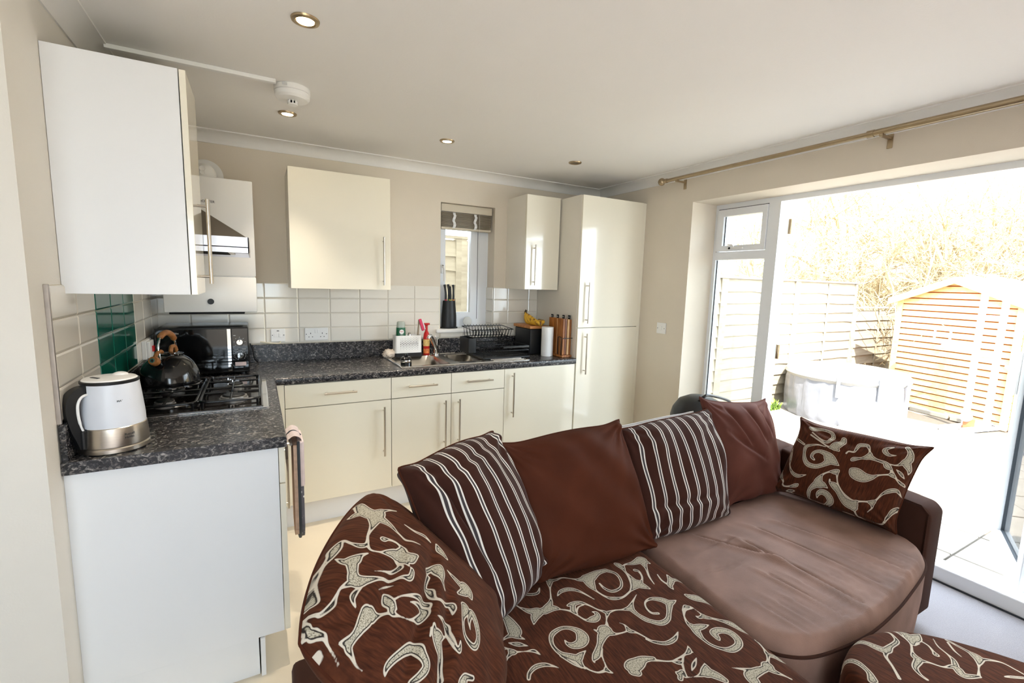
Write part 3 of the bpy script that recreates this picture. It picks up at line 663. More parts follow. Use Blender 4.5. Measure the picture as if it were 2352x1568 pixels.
for (x, y, on, lb) in ((0.699, -1.64, 1, 'lit ceiling downlight nearest the camera, in front of the heat alarm'), (0.701, -0.627, 1, 'lit ceiling downlight just beyond the heat alarm'),
                       (1.571, -0.655, 1, 'lit ceiling downlight in front of the sink window, right of the heat alarm'), (2.502, -0.691, 0, 'unlit ceiling downlight in front of the tall cabinet'),
                       (0.4, -4.35, 1, 'added unseen fill downlight behind the camera on the left'), (2.2, -4.35, 1, 'added unseen fill downlight behind the camera on the right'),  # last four are unseen fill lamps, added to brighten the room
                       (0.4, -5.1, 1, 'added unseen fill downlight by the added rear window on the left'), (2.2, -5.1, 1, 'added unseen fill downlight by the added rear window on the right')):
    t = thing('downlight', lb, 'downlight', (x, y, CEIL), group='ceiling downlights')
    obj('ring', G().lathe([(0.028, CEIL-0.0005), (0.0275, CEIL-0.006), (0.033, CEIL-0.009), (0.043, CEIL-0.006), (0.045, CEIL-0.0005)], (x, y, 0), 32), M['brass'], t, smooth=True)
    obj('lamp', G().lathe([(0.001, CEIL-0.003), (0.027, CEIL-0.003), (0.027, CEIL-0.0005)], (x, y, 0), 24), M['lamp_on'] if on else M['lamp_off'], t)
    if on:
        l = bpy.data.lights.new('downlight_beam', 'SPOT'); l.energy = 11 if y > -3 else 80; l.spot_size = math.radians(72 if y > -3 else 84); l.spot_blend = 1.0; l.shadow_soft_size = 0.025; l.color = (1.0, 0.88, 0.72) if y > -3 else (1.0, 0.97, 0.93)  # stronger beams at the rear are added fill light
        lo = bpy.data.objects.new('downlight_beam', l); COL.objects.link(lo); lo.location = (x, y, CEIL-0.012)

# ---- blind in the sink window
t = thing('venetian_blind', 'raised wooden slat blind at the top of the sink window', 'blind', (2.0, 0.06, 1.88))
obj('pelmet', G().rbox(1.79, 2.222, 0.028, 0.04, 2.005, 2.062, 0.003).box(1.79, 2.222, 0.04, 0.08, 2.02, 2.058), mat('blind_pelmet', rgb(214, 204, 184), 0.4, var=0.03), t)
random.seed(3)
for k in range(17):
    z = 1.893+k*0.0066; dx = random.uniform(-0.003, 0.003); dy = random.uniform(-0.003, 0.003)
    obj('slat', G().rbox(1.795+dx, 2.215+dx, 0.036+dy, 0.084+dy, z, z+0.0035, 0.001), M['blind'], t)
obj('bottom_rail', G().rbox(1.793, 2.216, 0.034, 0.086, 1.872, 1.889, 0.003), mat('blind_rail', rgb(208, 198, 178), 0.4, var=0.03), t)
for x in (1.895, 2.075):
    g = G(); pts = [(x, 0.03, 2.0)]
    for k in range(9): pts.append((x+0.006*math.sin(k*1.3), 0.029-0.004*(k % 2), 1.99-k*0.0135))
    for i in range(len(pts)-1):
        a, b = pts[i], pts[i+1]; g.add([(a[0]-0.011, a[1], a[2]), (a[0]+0.011, a[1], a[2]), (b[0]+0.011, b[1], b[2]), (b[0]-0.011, b[1], b[2])], [(0, 1, 2, 3)])
    obj('ladder_tape', g, M['white_cloth'], t)
obj('pull_cord', G().tube([(2.11, 0.026, 2.0), (2.112, 0.026, 1.87), (2.111, 0.026, 1.74)], 0.0012, 6), M['white_cloth'], t)

# ---- sockets and switches
def plate(name, label, cat, c, w, h, face):
    """face: 'y' on the back wall, 'x' left wall, 'X' right wall"""
    t = thing(name, label, cat, c)
    return t
t = thing('switch', 'white fused switch on the back wall tiles beside the microwave', 'switch', (0.64, -0.009, 1.086))
p = obj('plate', G().rbox(0.598, 0.684, -0.018, -0.009, 1.043, 1.129, 0.003), M['white_plastic'], t)
obj('rocker', G().rbox(0.645, 0.663, -0.0215, -0.0175, 1.072, 1.10, 0.002), M['white_plastic'], t); obj('fuse_holder', G().rbox(0.617, 0.641, -0.0195, -0.0175, 1.074, 1.099, 0.001), M['white_plastic'], t)
obj('neon', G().box(0.634, 0.648, -0.0188, -0.0178, 1.112, 1.117), M['text_dark'], t)
for x in (0.608, 0.675): obj('screw', G().cyl((x, -0.018, 1.086), (x, -0.0192, 1.086), 0.003, 10), M['text_dark'], t)
obj('flex', G().tube(smooth_path([(0.655, -0.016, 1.045), (0.645, -0.02, 1.031), (0.60, -0.022, 1.034), (0.56, -0.022, 1.041), (0.535, -0.02, 1.045)], 6), 0.004, 8), mat('cream_flex', rgb(226, 216, 190), 0.5), t, smooth=True)
t = thing('socket', 'white double socket on the back wall tiles under the cream cabinet', 'socket', (0.88, -0.009, 1.087))
obj('plate', G().rbox(0.803, 0.951, -0.018, -0.009, 1.044, 1.130, 0.003), M['white_plastic'], t)
for sx in (0.84, 0.914):
    for (dx, dz, w, h) in ((0, 0.012, 0.004, 0.009), (-0.011, -0.012, 0.0065, 0.004), (0.011, -0.012, 0.0065, 0.004)):
        obj('socket_hole', G().box(sx+dx-w/2, sx+dx+w/2, -0.0186, -0.0178, 1.080+dz-h/2, 1.080+dz+h/2), M['dark_hole'], t)
for sx in (0.866, 0.881): obj('rocker', G().rbox(sx, sx+0.011, -0.0208, -0.0178, 1.094, 1.118, 0.0015), M['white_plastic'], t)
for sx in (0.813, 0.941): obj('screw', G().cyl((sx, -0.018, 1.087), (sx, -0.0192, 1.087), 0.003, 10), M['text_dark'], t)
t = thing('cooker_switch', 'white cooker switch with red rocker on the left wall tiles', 'switch', (0.012, -0.44, 1.08))
obj('back_box', G().rbox(0.009, 0.028, -0.515, -0.37, 1.035, 1.13, 0.003), M['white_plastic'], t)
obj('plate', G().rbox(0.028, 0.042, -0.50, -0.385, 1.04, 1.125, 0.004), M['white_plastic'], t); obj('rocker', G().rbox(0.041, 0.050, -0.455, -0.43, 1.068, 1.098, 0.002), M['red'], t)
t = thing('light_switch', 'small white wall switch between the tall cabinet and the patio doors', 'switch', (XR-0.001, -0.835, 1.152))
obj('plate', G().rbox(XR-0.010, XR-0.0005, -0.880, -0.790, 1.110, 1.195, 0.003), M['white_plastic'], t); obj('rocker', G().rbox(XR-0.0135, XR-0.0095, -0.845, -0.825, 1.138, 1.168, 0.002), M['white_plastic'], t)
for y in (-0.868, -0.802): obj('screw', G().cyl((XR-0.010, y, 1.152), (XR-0.0112, y, 1.152), 0.003, 10), M['text_dark'], t)

# ================================================================== things on the worktop
def arc_pts(c, r, a0, a1, n, f): return [f(c, r, math.radians(a0+(a1-a0)*i/n)) for i in range(n+1)]

# ---- microwave
t = thing('microwave', 'black microwave oven standing in the corner under the boiler', 'microwave', (0.26, -0.23, 0.91))
MX0, MX1, MY, MZ0, MZ1 = 0.048, 0.474, -0.405, 0.926, 1.180
obj('casing', G().rbox(MX0, MX1, MY+0.012, -0.05, MZ0, MZ1, 0.006), M['black_satin'], t, smooth=True)
obj('front_frame', G().rbox(MX0-0.002, MX1+0.002, MY, MY+0.014, MZ0-0.002, MZ1+0.002, 0.004), M['black_satin'], t, smooth=True)
dr = obj('door', G().rbox(MX0+0.003, 0.392, MY-0.010, MY+0.001, MZ0+0.004, MZ1-0.004, 0.003), M['black_gloss'], t)
obj('door_handle_strip', G().rbox(0.372, 0.391, MY-0.0115, MY-0.009, MZ0+0.01, MZ1-0.006, 0.001), M['chrome'], dr)
pn = obj('control_panel', G().rbox(0.394, MX1-0.001, MY-0.006, MY+0.001, MZ0+0.004, MZ1-0.004, 0.002), M['black_gloss'], t)
for z, n in ((1.098, 7), (1.022, 14)):
    k = obj('dial', G().lathe([(0.0175, MY-0.005), (0.0175, MY-0.016), (0.015, MY-0.020), (0.001, MY-0.020)], (0.432, 0, z), 28, 'y'), M['chrome'], t, smooth=True)
    obj('dial_pointer', G().box(0.4305, 0.4335, MY-0.0205, MY-0.019, z+0.004, z+0.015), M['black_matt'], k)
    g = G()
    for i in range(n):
        a = math.radians(-130+i*260/(n-1)); x, zz = 0.432+0.027*math.sin(a), z+0.027*math.cos(a); g.box(x-0.0022, x+0.0022, MY-0.0066, MY-0.0058, zz-0.0012, zz+0.0012)
    obj('dial_marks', g, M['text_light'], pn)
obj('dial_marks', G().box(0.402, 0.414, MY-0.0066, MY-0.0058, 1.134, 1.137).box(0.405, 0.424, MY-0.0066, MY-0.0058, 1.056, 1.058).box(0.442, 0.462, MY-0.0066, MY-0.0058, 1.056, 1.058), M['text_light'], pn)
obj('rating_label', G().box(0.406, 0.460, MY-0.0066, MY-0.0058, 0.962, 0.984), mat('pink_silver_label', rgb(214, 190, 184), 0.4), pn)
text('maker_name', 'Russell Hobbs', 0.0145, M['text_light'], dr, (0.070, MY-0.0104, 1.150), RX90)
for (x, y) in ((0.08, -0.37), (0.44, -0.37), (0.08, -0.09), (0.44, -0.09)): obj('foot', G().cyl((x, y, 0.91), (x, y, 0.927), 0.012, 12), M['black_matt'], t)
obj('flex', G().tube(smooth_path([(0.478, -0.12, 1.05), (0.495, -0.11, 1.0), (0.50, -0.10, 0.95), (0.52, -0.06, 0.918)], 6), 0.004, 8), M['black_matt'], t, smooth=True)

# ---- electric kettle
KC = Vector((0.104, -1.535, 0)); kd = Vector((-0.745, -0.667, 0)); ks = Vector((kd.y, -kd.x, 0))
t = thing('electric_kettle', 'white frosted electric kettle with black handle and steel base', 'kettle', (KC.x, KC.y, 0.91))
obj('power_base', G().lathe([(0.088, 0.911), (0.092, 0.914), (0.092, 0.926), (0.089, 0.930), (0.001, 0.930)], KC, 40), M['steel'], t, smooth=True)
obj('steel_band', G().lathe([(0.090, 0.931), (0.0905, 0.934), (0.086, 0.99), (0.084, 0.992)], KC, 40), M['steel'], t, smooth=True)
bd = obj('jug', G().lathe([(0.084, 0.992), (0.0835, 1.02), (0.078, 1.08), (0.0735, 1.125), (0.073, 1.128)], KC, 40), mat('frosted_plastic', rgb(224, 228, 236), 0.35, var=0.03, vscale=10), t, smooth=True)
obj('lid_rim', G().lathe([(0.0735, 1.126), (0.0745, 1.129), (0.0745, 1.134), (0.070, 1.136)], KC, 40), M['black_matt'], t, smooth=True)
obj('lid', G().lathe([(0.071, 1.135), (0.066, 1.140), (0.04, 1.1445), (0.001, 1.146)], KC, 40).sphere((KC.x-kd.x*0.03, KC.y-kd.y*0.03, 1.142), 0.022, 16, 8, (1, 1, 0.5)), M['white_plastic'], t, smooth=True)
obj('lid_slot', G().box(-0.018, 0.018, -0.004, 0.004, 0, 0.0015).xf(Matrix.Translation(KC+kd*0.04+Vector((0, 0, 1.1440))) @ Matrix.Rotation(math.atan2(ks.y, ks.x), 4, 'Z')), M['text_dark'], t)
def kp(r, z, s=0): p = KC+kd*r+ks*s; return (p.x, p.y, z)
hp = smooth_path([(0.045, 1.112), (0.085, 1.112), (0.108, 1.092), (0.113, 1.052), (0.106, 1.005), (0.093, 0.965), (0.085, 0.937)], 6)
def ribbon(path, w, th0, th1):
    """flat strap following a 2D (radius, z) path"""
    g = G(); vs = []; n = len(path)
    for i, (r, z) in enumerate(path):
        a = np.array(path[min(i+1, n-1)])-np.array(path[max(i-1, 0)]); a = a/np.linalg.norm(a); nn = np.array((a[1], -a[0])); th = th0+(th1-th0)*i/(n-1)
        for s, k in ((-w, 1), (w, 1), (w*0.8, -1), (-w*0.8, -1)):
            q = np.array((r, z))+nn*th*k*0.5; vs.append(kp(q[0], q[1], s))
    fs = []
    for i in range(n-1):
        for k in range(4): fs.append((i*4+k, i*4+(k+1) % 4, (i+1)*4+(k+1) % 4, (i+1)*4+k))
    fs += [(3, 2, 1, 0), tuple((n-1)*4+k for k in range(4))]
    return g.add(vs, fs)
hd = obj('handle', ribbon(hp, 0.017, 0.024, 0.030), M['black_matt'], t, smooth=True, angle=60)
obj('handle_mount', G().rbox(-0.02, 0.02, -0.022, 0.022, 0, 0.062, 0.006).xf(Matrix.Translation(KC+kd*0.078+Vector((0, 0, 0.931))) @ Matrix.Rotation(math.atan2(kd.y, kd.x), 4, 'Z')), M['black_matt'], hd)
for s in (-0.0172, 0.0172):
    ip = [(0.055, 1.100), (0.083, 1.098), (0.097, 1.080), (0.100, 1.050), (0.096, 1.010), (0.086, 0.975)]
    obj('handle_inlay', G().tube([kp(p[0], p[1], s) for p in smooth_path(ip, 5)], [0.0038]*20+[0.0028]*6, 8), M['white_plastic'], hd, smooth=True)
vd = Vector((0.62, -0.78, 0)).normalized()
text('volume_mark', 'MAX 1.7L', 0.009, M['text_dark'], bd, KC+vd*0.0815+Vector((-0.022, -0.012, 1.072)), Matrix.Rotation(math.atan2(vd.x, -vd.y), 3, 'Z') @ RX90)
text('maker_name', 'Russell\nHobbs', 0.010, M['text_dark'], t, KC+vd*0.0905+Vector((-0.014, -0.009, 0.965)), Matrix.Rotation(math.atan2(vd.x, -vd.y), 3, 'Z') @ RX90)

# ---- whistling kettle on the hob
WC = Vector((0.158, -0.805, 0.954))
t = thing('stove_kettle', 'black domed whistling kettle with wooden grip on the hob', 'kettle', WC)
prof = [(0.100, 0.001), (0.113, 0.004), (0.118, 0.012)] + [(0.120*math.cos(math.radians(a))**0.8, 0.016+0.135*math.sin(math.radians(a))) for a in range(0, 76, 6)]
obj('body', G().lathe([(r, z+WC.z) for r, z in prof], (WC.x, WC.y, 0), 48), mat('kettle_enamel', rgb(12, 12, 14), 0.14, coat=0.4), t, smooth=True)
obj('base_rim', G().lathe([(0.101, WC.z), (0.119, WC.z+0.002), (0.1195, WC.z+0.0075), (0.117, WC.z+0.009)], (WC.x, WC.y, 0), 48), M['chrome'], t, smooth=True)
obj('lid', G().lathe([(0.048, WC.z+0.142), (0.048, WC.z+0.150), (0.03, WC.z+0.155), (0.001, WC.z+0.157)], (WC.x+0.01, WC.y+0.01, 0), 32), M['black_gloss'], t, smooth=True)
sd = Vector((-0.30, -0.95, 0)).normalized()
def wp(r, z, s=0): p = Vector((WC.x, WC.y, WC.z))+sd*r+Vector((sd.y, -sd.x, 0))*s; return (p.x, p.y, p.z+z)
sp = obj('spout', G().tube([wp(0.07, 0.10), wp(0.10, 0.125), wp(0.118, 0.135)], [0.022, 0.019, 0.017], 14), mat('spout_enamel', rgb(12, 12, 14), 0.14, coat=0.4), t, smooth=True)
obj('whistle_cap', G().tube([wp(0.108, 0.128), wp(0.118, 0.135), wp(0.132, 0.140)], [0.019, 0.021, 0.018], 16), M['kettle_wood'], sp, smooth=True)
obj('whistle', G().cyl(wp(0.130, 0.139), wp(0.136, 0.141), 0.010, 14), M['chrome'], sp, smooth=True); obj('whistle_hole', G().cyl(wp(0.1355, 0.1405), wp(0.137, 0.1415), 0.005, 12), M['dark_hole'], sp)
obj('whistle_lever', G().tube(smooth_path([wp(0.115, 0.145), wp(0.10, 0.163), wp(0.07, 0.172), wp(0.055, 0.165)], 5), 0.008, 10), M['kettle_wood'], t, smooth=True)
obj('whistle_lever', G().tube(smooth_path([wp(-0.02, 0.155), wp(-0.03, 0.178), wp(-0.058, 0.176), wp(-0.07, 0.155)], 5), 0.009, 10), M['kettle_wood'], t, smooth=True)
arch = smooth_path([wp(0.075, 0.132), wp(0.082, 0.19), wp(0.06, 0.235), wp(0.0, 0.248), wp(-0.055, 0.215), wp(-0.07, 0.145)], 8)
obj('handle', G().tube(arch, 0.0055, 10), M['chrome'], t, smooth=True)
obj('grip', G().tube(arch[15:34], [0.008]+[0.013]*17+[0.008], 14), M['kettle_wood'], t, smooth=True)

# ---- perforated sink caddy and what stands in it
t = thing('sink_caddy', 'white perforated sink caddy behind the sink', 'caddy', (1.485, -0.10, 0.9155))
CX0, CX1, CY0, CY1 = 1.385, 1.582, -0.150, -0.062
def rr_wall(x0, x1, y0, y1, r, z0, z1, th=0.003):
    o, i = rrect(x0, x1, y0, y1, r, 5), rrect(x0+th, x1-th, y0+th, y1-th, max(r-th, 0.001), 5); n = len(o)
    vs = [(p[0], p[1], z0) for p in o]+[(p[0], p[1], z1) for p in o]+[(p[0], p[1], z1) for p in i]+[(p[0], p[1], z0) for p in i]
    fs = []
    for k in range(4):
        a, b = k*n, ((k+1) % 4)*n
        fs += [(a+j, a+(j+1) % n, b+(j+1) % n, b+j) for j in range(n)]
    return G().add(vs, fs)
cb = obj('body', rr_wall(CX0, CX1, CY0, CY1, 0.018, 0.945, 1.072), M['white_plastic'], t, smooth=True)
obj('body_floor', G().box(CX0+0.004, CX1-0.004, CY0+0.004, CY1-0.004, 0.947, 0.950), M['white_plastic'], t)
obj('drip_tray', G().prism(rrect(CX0-0.002, CX1+0.006, CY0-0.004, CY1+0.004, 0.018, 5), 'z', 0.9165, 0.944), M['black_matt'], t)
g = G()
for i in range(13):
    for j in range(7):
        zz = 0.972+0.0125*j+(0.006 if i % 2 else 0); rr = 0.0038-0.0007*abs(j-3); x = 1.424+0.0105*i
        g.cyl((x, CY0-0.0006, zz), (x, CY0+0.0005, zz), max(0.0014, rr), 8)
obj('perforations', g, M['dark_hole'], cb)
t = thing('washing_up_bottle', 'clear washing-up liquid bottle with green label standing in the caddy', 'bottle', (1.437, -0.105, 0.951))
g = G().lathe([(0.030, 0.951), (0.034, 0.956), (0.034, 1.05), (0.031, 1.13), (0.028, 1.166), (0.022, 1.172), (0.001, 1.173)], (0, 0, 0), 24)
g.v = [(1.437+p[0], -0.105+p[1]*0.6, p[2]) for p in g.v]
bt = obj('bottle_body', g, mat('clear_green_plastic', rgb(196, 204, 194), 0.15, trans=0.35, ior=1.3), t, smooth=True)
g = G().lathe([(0.0352, 1.035), (0.0352, 1.06), (0.0345, 1.09), (0.0335, 1.118), (0.0325, 1.128)], (0, 0, 0), 24); g.v = [(1.437+p[0], -0.1055+p[1]*0.62, p[2]) for p in g.v]
lb = obj('label', g, mat('green_label', rgb(18, 92, 58), 0.4), bt, smooth=True)
obj('label_disc', G().cyl((1.437, -0.1272, 1.098), (1.437, -0.1285, 1.098), 0.0165, 20), M['white_plastic'], bt)
text('label_name', 'FAIRY', 0.0115, M['red'], bt, (1.437, -0.1288, 1.096), RX90, align='CENTER')
text('label_name', 'MAX', 0.010, M['white_plastic'], bt, (1.437, -0.1285, 1.073), RX90, align='CENTER')
o = obj('sink_plug', G().lathe([(0.014, 1.02), (0.014, 1.075), (0.010, 1.083), (0.013, 1.088), (0.001, 1.091)], (1.50, -0.105, 0), 16), M['chrome'], smooth=True); tag(o, 'small chrome knob poking out of the sink caddy', 'plug')
t = thing('cleaning_spray', 'red cleaning bottle standing beside the sink caddy', 'bottle', (1.632, -0.10, 0.9165))
g = G().lathe([(0.022, 0.9165), (0.024, 0.92), (0.024, 1.04), (0.020, 1.075), (0.012, 1.095)], (1.632, -0.10, 0), 24)
bt = obj('bottle_body', g, M['red'], t, smooth=True)
obj('cap', G().lathe([(0.010, 1.095), (0.010, 1.135), (0.014, 1.14), (0.014, 1.155), (0.001, 1.158)], (1.632, -0.10, 0), 16).rbox(1.612, 1.655, -0.115, -0.088, 1.143, 1.157, 0.003), M['red'], t, smooth=True)
lb = obj('label', G().lathe([(0.0245, 0.985), (0.0245, 1.035)], (1.632, -0.10, 0), 24), mat('yellow_label', rgb(224, 192, 120), 0.4, var=0.25, vscale=60), bt, smooth=True)
obj('label', G().lathe([(0.0246, 0.93), (0.0246, 0.965)], (1.632, -0.10, 0), 24), mat('orange_flash', rgb(214, 120, 60), 0.4, var=0.4, vscale=70), bt, smooth=True)
t = thing('dish_brush', 'pink handled dish brush leaning out of the sink caddy', 'brush', (1.57, -0.10, 0.95))
obj('handle', G().tube([(1.553, -0.105, 0.955), (1.566, -0.106, 1.09), (1.572, -0.108, 1.18)], [0.005, 0.007, 0.006], 8), mat('brush_beige', rgb(150, 134, 112), 0.5), t, smooth=True)
obj('head', G().rbox(-0.011, 0.011, -0.008, 0.008, -0.045, 0.045, 0.004).xf(Matrix.Translation((1.590, -0.112, 1.145)) @ Matrix.Rotation(math.radians(-18), 4, 'Y')), M['pink'], t)
obj('bristles', G().rbox(0.011, 0.019, -0.007, 0.007, -0.04, 0.04, 0.002).xf(Matrix.Translation((1.590, -0.112, 1.145)) @ Matrix.Rotation(math.radians(-18), 4, 'Y')), M['white_cloth'], t)

# ---- flask standing in the main bowl, cloth on the sink corner
t = thing('flask', 'black lidded flask with a silver band standing in the sink', 'flask', (1.388, -0.41, 0.741))
obj('body', G().lathe([(0.034, 0.742), (0.036, 0.75), (0.036, 0.925), (0.034, 0.928)], (1.388, -0.41, 0), 28), M['black_satin'], t, smooth=True)
obj('band', G().lathe([(0.0365, 0.928), (0.0375, 0.930), (0.0375, 0.941), (0.0365, 0.943)], (1.388, -0.41, 0), 28), M['chrome'], t, smooth=True)
obj('lid', G().lathe([(0.036, 0.943), (0.036, 0.952), (0.028, 0.962), (0.014, 0.965)], (1.388, -0.41, 0), 28).rbox(1.377, 1.399, -0.421, -0.399, 0.963, 0.984, 0.004), M['black_satin'], t, smooth=True)
g = G().sphere((0, 0, 0), 1.0, 40, 24); vs = []
for p in g.v:
    v = Vector(p); n = mnoise.noise(v*1.7+Vector((3, 1, 5)))*0.45+abs(mnoise.noise(v*4.0))*0.35
    k = 1+n; vs.append((1.352+v.x*0.045*k+0.01*v.y, -0.105+v.y*0.038*k, 0.9385+max(-0.0225, v.z*0.032*k)))
g.v = vs; o = obj('dishcloth', g, mat('beige_cloth', rgb(214, 200, 184), 0.9, var=0.06, vscale=20, bump=0.3, bscale=90), smooth=True, angle=60)
tag(o, 'crumpled beige dishcloth on the corner of the sink', 'cloth')

# ---- two-tier dish rack
t = thing('dish_rack', 'black two-tier wire dish rack on the draining board', 'dish rack', (2.13, -0.27, 0.9195))
RX0, RX1, RY0, RY1 = 1.945, 2.325, -0.445, -0.115
obj('drip_tray', G().prism(rrect(RX0-0.012, RX1+0.012, RY0-0.012, RY1+0.012, 0.02, 4), 'z', 0.9195, 0.928), M['black_matt'], t)
wr = 0.0028
g = G().tube([(p[0], p[1], 0.940) for p in rrect(RX0, RX1, RY0, RY1, 0.015, 3)], wr, 6, True)
for i in range(18):
    x = RX0+0.02+i*(RX1-RX0-0.04)/17; g.tube([(x, RY0, 0.940), (x, RY1, 0.940)], 0.002, 5)
obj('lower_grid', g, M['black_satin'], t)
g = G()
for (x, y) in ((RX0, RY0), (RX1, RY0), (RX0, RY1), (RX1, RY1)): g.tube([(x, y, 0.928), (x, y, 1.003)], 0.0032, 6)
for z in (0.972, 1.003): g.tube([(p[0], p[1], z) for p in ((RX0, RY0), (RX1, RY0), (RX1, RY1), (RX0, RY1))], 0.0028, 6, True)
obj('lower_frame', g, M['black_satin'], t)
obj('front_rail', G().rbox(RX0+0.16, RX1, RY0-0.003, RY0+0.003, 0.990, 1.003, 0.002), M['black_satin'], t)
for k in range(3): obj('upper_wire', G().tube([(RX0, RY1-0.06*k-0.03, 1.003), (RX1, RY1-0.06*k-0.03, 1.003)], 0.0022, 6), M['black_satin'], t)
g = G(); TX0, TX1, TY0, TY1 = 1.915, 2.265, -0.30, -0.105
for (x, y) in ((TX0+0.02, TY0+0.03), (TX1-0.02, TY0+0.03), (TX0+0.02, TY1-0.03), (TX1-0.02, TY1-0.03)): g.tube([(x, y, 1.003), (x, y, 1.055)], 0.003, 6)
g.tube([(TX0, TY0, 1.115), (TX1, TY0, 1.115), (TX1, TY1, 1.128), (TX0, TY1, 1.128)], 0.0032, 6, True)
g.tube([(TX0+0.012, TY0+0.03, 1.055), (TX1-0.012, TY0+0.03, 1.055), (TX1-0.012, TY1-0.03, 1.055), (TX0+0.012, TY1-0.03, 1.055)], 0.0032, 6, True)
obj('upper_frame', g, M['black_satin'], t)
n = 13
for y, yb, zt in ((TY0, TY0+0.03, 1.115), (TY1, TY1-0.03, 1.128)):
    for i in range(n):
        x = TX0+0.012+i*(TX1-TX0-0.024-0.024)/(n-1)
        obj('plate_loop', G().tube([(x, yb, 1.055), (x+0.004, y, zt), (x+0.012, y, zt+0.011), (x+0.02, y, zt), (x+0.024, yb, 1.055)], 0.0021, 5), M['black_satin'], t)
obj('cutlery_holder', rr_wall(1.872, 1.940, -0.335, -0.165, 0.012, 0.952, 1.058).box(1.876, 1.936, -0.33, -0.17, 0.953, 0.957), M['black_matt'], t, smooth=True)

# ---- bread bin, bananas, kitchen roll
t = thing('bread_bin', 'black bread bin with a wooden lid', 'bread bin', (2.505, -0.21, 0.91))
obj('body', G().rbox(2.408, 2.562, -0.322, -0.075, 0.911, 1.115, 0.008, 3), M['black_matt'], t, smooth=True)
obj('lid', G().rbox(2.398, 2.572, -0.333, -0.064, 1.116, 1.138, 0.004), M['bamboo'], t)
t = thing('banana_bunch', 'bunch of ripe speckled bananas on the bread bin lid', 'bananas', (2.48, -0.20, 1.139))
mb = mat('ripe_banana', rgb(226, 182, 58), 0.5); nt = mb.node_tree
nz = nt.nodes.new('ShaderNodeTexNoise'); nz.inputs['Scale'].default_value = 42; nz.inputs['Detail'].default_value = 4; nt.links.new(nt.nodes['Texture Coordinate'].outputs['Object'], nz.inputs['Vector'])
rp = ramp(nt, [(0.0, rgb(232, 190, 66)), (0.52, rgb(222, 172, 50)), (0.60, rgb(120, 74, 28)), (1.0, rgb(70, 40, 18))]); nt.links.new(nz.outputs['Fac'], rp.inputs['Fac']); nt.links.new(rp.outputs[0], nt.nodes['Principled BSDF'].inputs['Base Color'])
for i in range(4):
    off = -0.036*i; dz = 0.016*i
    pts = smooth_path([(2.428+0.004*i, -0.20+0.006*i, 1.236), (2.424+0.006*i, -0.215+0.4*off, 1.205), (2.430+0.012*i, -0.225+off*0.9, 1.172-0.002*i), (2.462+0.008*i, -0.235+off, 1.1575), (2.505+0.004*i, -0.235+off*0.9, 1.1575+0.3*dz), (2.545, -0.225+off*0.6, 1.178)], 5)
    n = len(pts); rad = [0.006+0.0125*math.sin(math.pi*min(1, max(0, (k-2)/(n-4))))**0.6 for k in range(n)]
    b = obj('banana', G().tube(pts, rad, 10), mb, t, smooth=True, angle=60)
    obj('tip', G().sphere(tuple(pts[-1]), 0.0075, 8, 6), M['dark_hole'], b, smooth=True)
obj('stem', G().tube([(2.432, -0.195, 1.228), (2.434, -0.196, 1.245), (2.438, -0.198, 1.258)], [0.012, 0.010, 0.008], 8), mat('banana_stem', rgb(74, 54, 26), 0.7), t, smooth=True)
t = thing('kitchen_roll', 'white kitchen roll standing in front of the bread bin', 'kitchen roll', (2.515, -0.405, 0.91))
g = G().lathe([(0.020, 0.911), (0.047, 0.911), (0.047, 1.138), (0.020, 1.138)], (2.512, -0.41, 0), 36)
obj('paper', g, mat('kitchen_paper', rgb(246, 246, 246), 0.9, bump=0.15, bscale=160), t, smooth=True)
obj('cardboard_core', G().lathe([(0.0195, 0.911), (0.0195, 1.137), (0.017, 1.137), (0.017, 0.92)], (2.512, -0.41, 0), 24), mat('core_card', rgb(120, 108, 92), 0.9), t, smooth=True)

# ---- chopping boards in a wire holder
st = thing('board_holder', 'wooden based black wire holder for the chopping boards', 'rack', (2.61, -0.43, 0.91))
obj('base', G().rbox(2.566, 2.657, -0.54, -0.325, 0.911, 0.929, 0.003), M['acacia'], st)
for y in (-0.375, -0.50):
    obj('wire_loop', G().tube(smooth_path([(2.568, y-0.022, 0.925), (2.566, y-0.022, 1.05), (2.566, y-0.012, 1.067), (2.566, y+0.012, 1.067), (2.566, y+0.022, 1.05), (2.568, y+0.022, 0.925)], 4), 0.003, 8), M['black_satin'], st, smooth=True)
obj('wire_loop', G().tube([(2.566, -0.541, 1.06), (2.657, -0.541, 1.06)], 0.003, 8), M['black_satin'], st)
M['board_pale'] = m_wood('pale_board_wood', rgb(204, 158, 104), rgb(230, 190, 142), 4, (14, 14, 1.5))
M['board_dark'] = m_wood('dark_board_wood', rgb(92, 46, 22), rgb(132, 70, 34), 4, (14, 14, 1.5))
for i, (mk, lb) in enumerate((('acacia', 'two-tone acacia chopping board, nearest the kitchen roll'), ('board_dark', 'dark wood chopping board, second from the kitchen roll'), ('board_pale', 'pale wood chopping board, third from the kitchen roll'), ('acacia', 'acacia chopping board against the tall cabinet side'))):
    x0 = 2.572+0.0212*i; y0, y1 = -0.532+0.004*(i % 2), -0.335
    t = thing('chopping_board', lb, 'chopping board', (x0+0.009, -0.43, 0.93), group='boards in the wire holder')
    obj('board', G().rbox(x0, x0+0.018, y0, y1, 0.930, 1.210-0.002*i, 0.003), M[mk], t)
    if i == 0: obj('pale_stripe', G().box(x0-0.0006, x0+0.001, -0.455, -0.448, 0.932, 1.208), M['board_pale'], t)
    yt = -0.365-0.047*i
    tb = obj('index_tab', G().rbox(x0+0.006, x0+0.012, yt-0.014, yt+0.014, 1.207-0.002*i, 1.235, 0.002), M['black_matt'], t)
    obj('tab_icon', G().box(x0+0.0052, x0+0.0062, yt-0.007, yt+0.007, 1.217, 1.224), M['text_light'], tb)

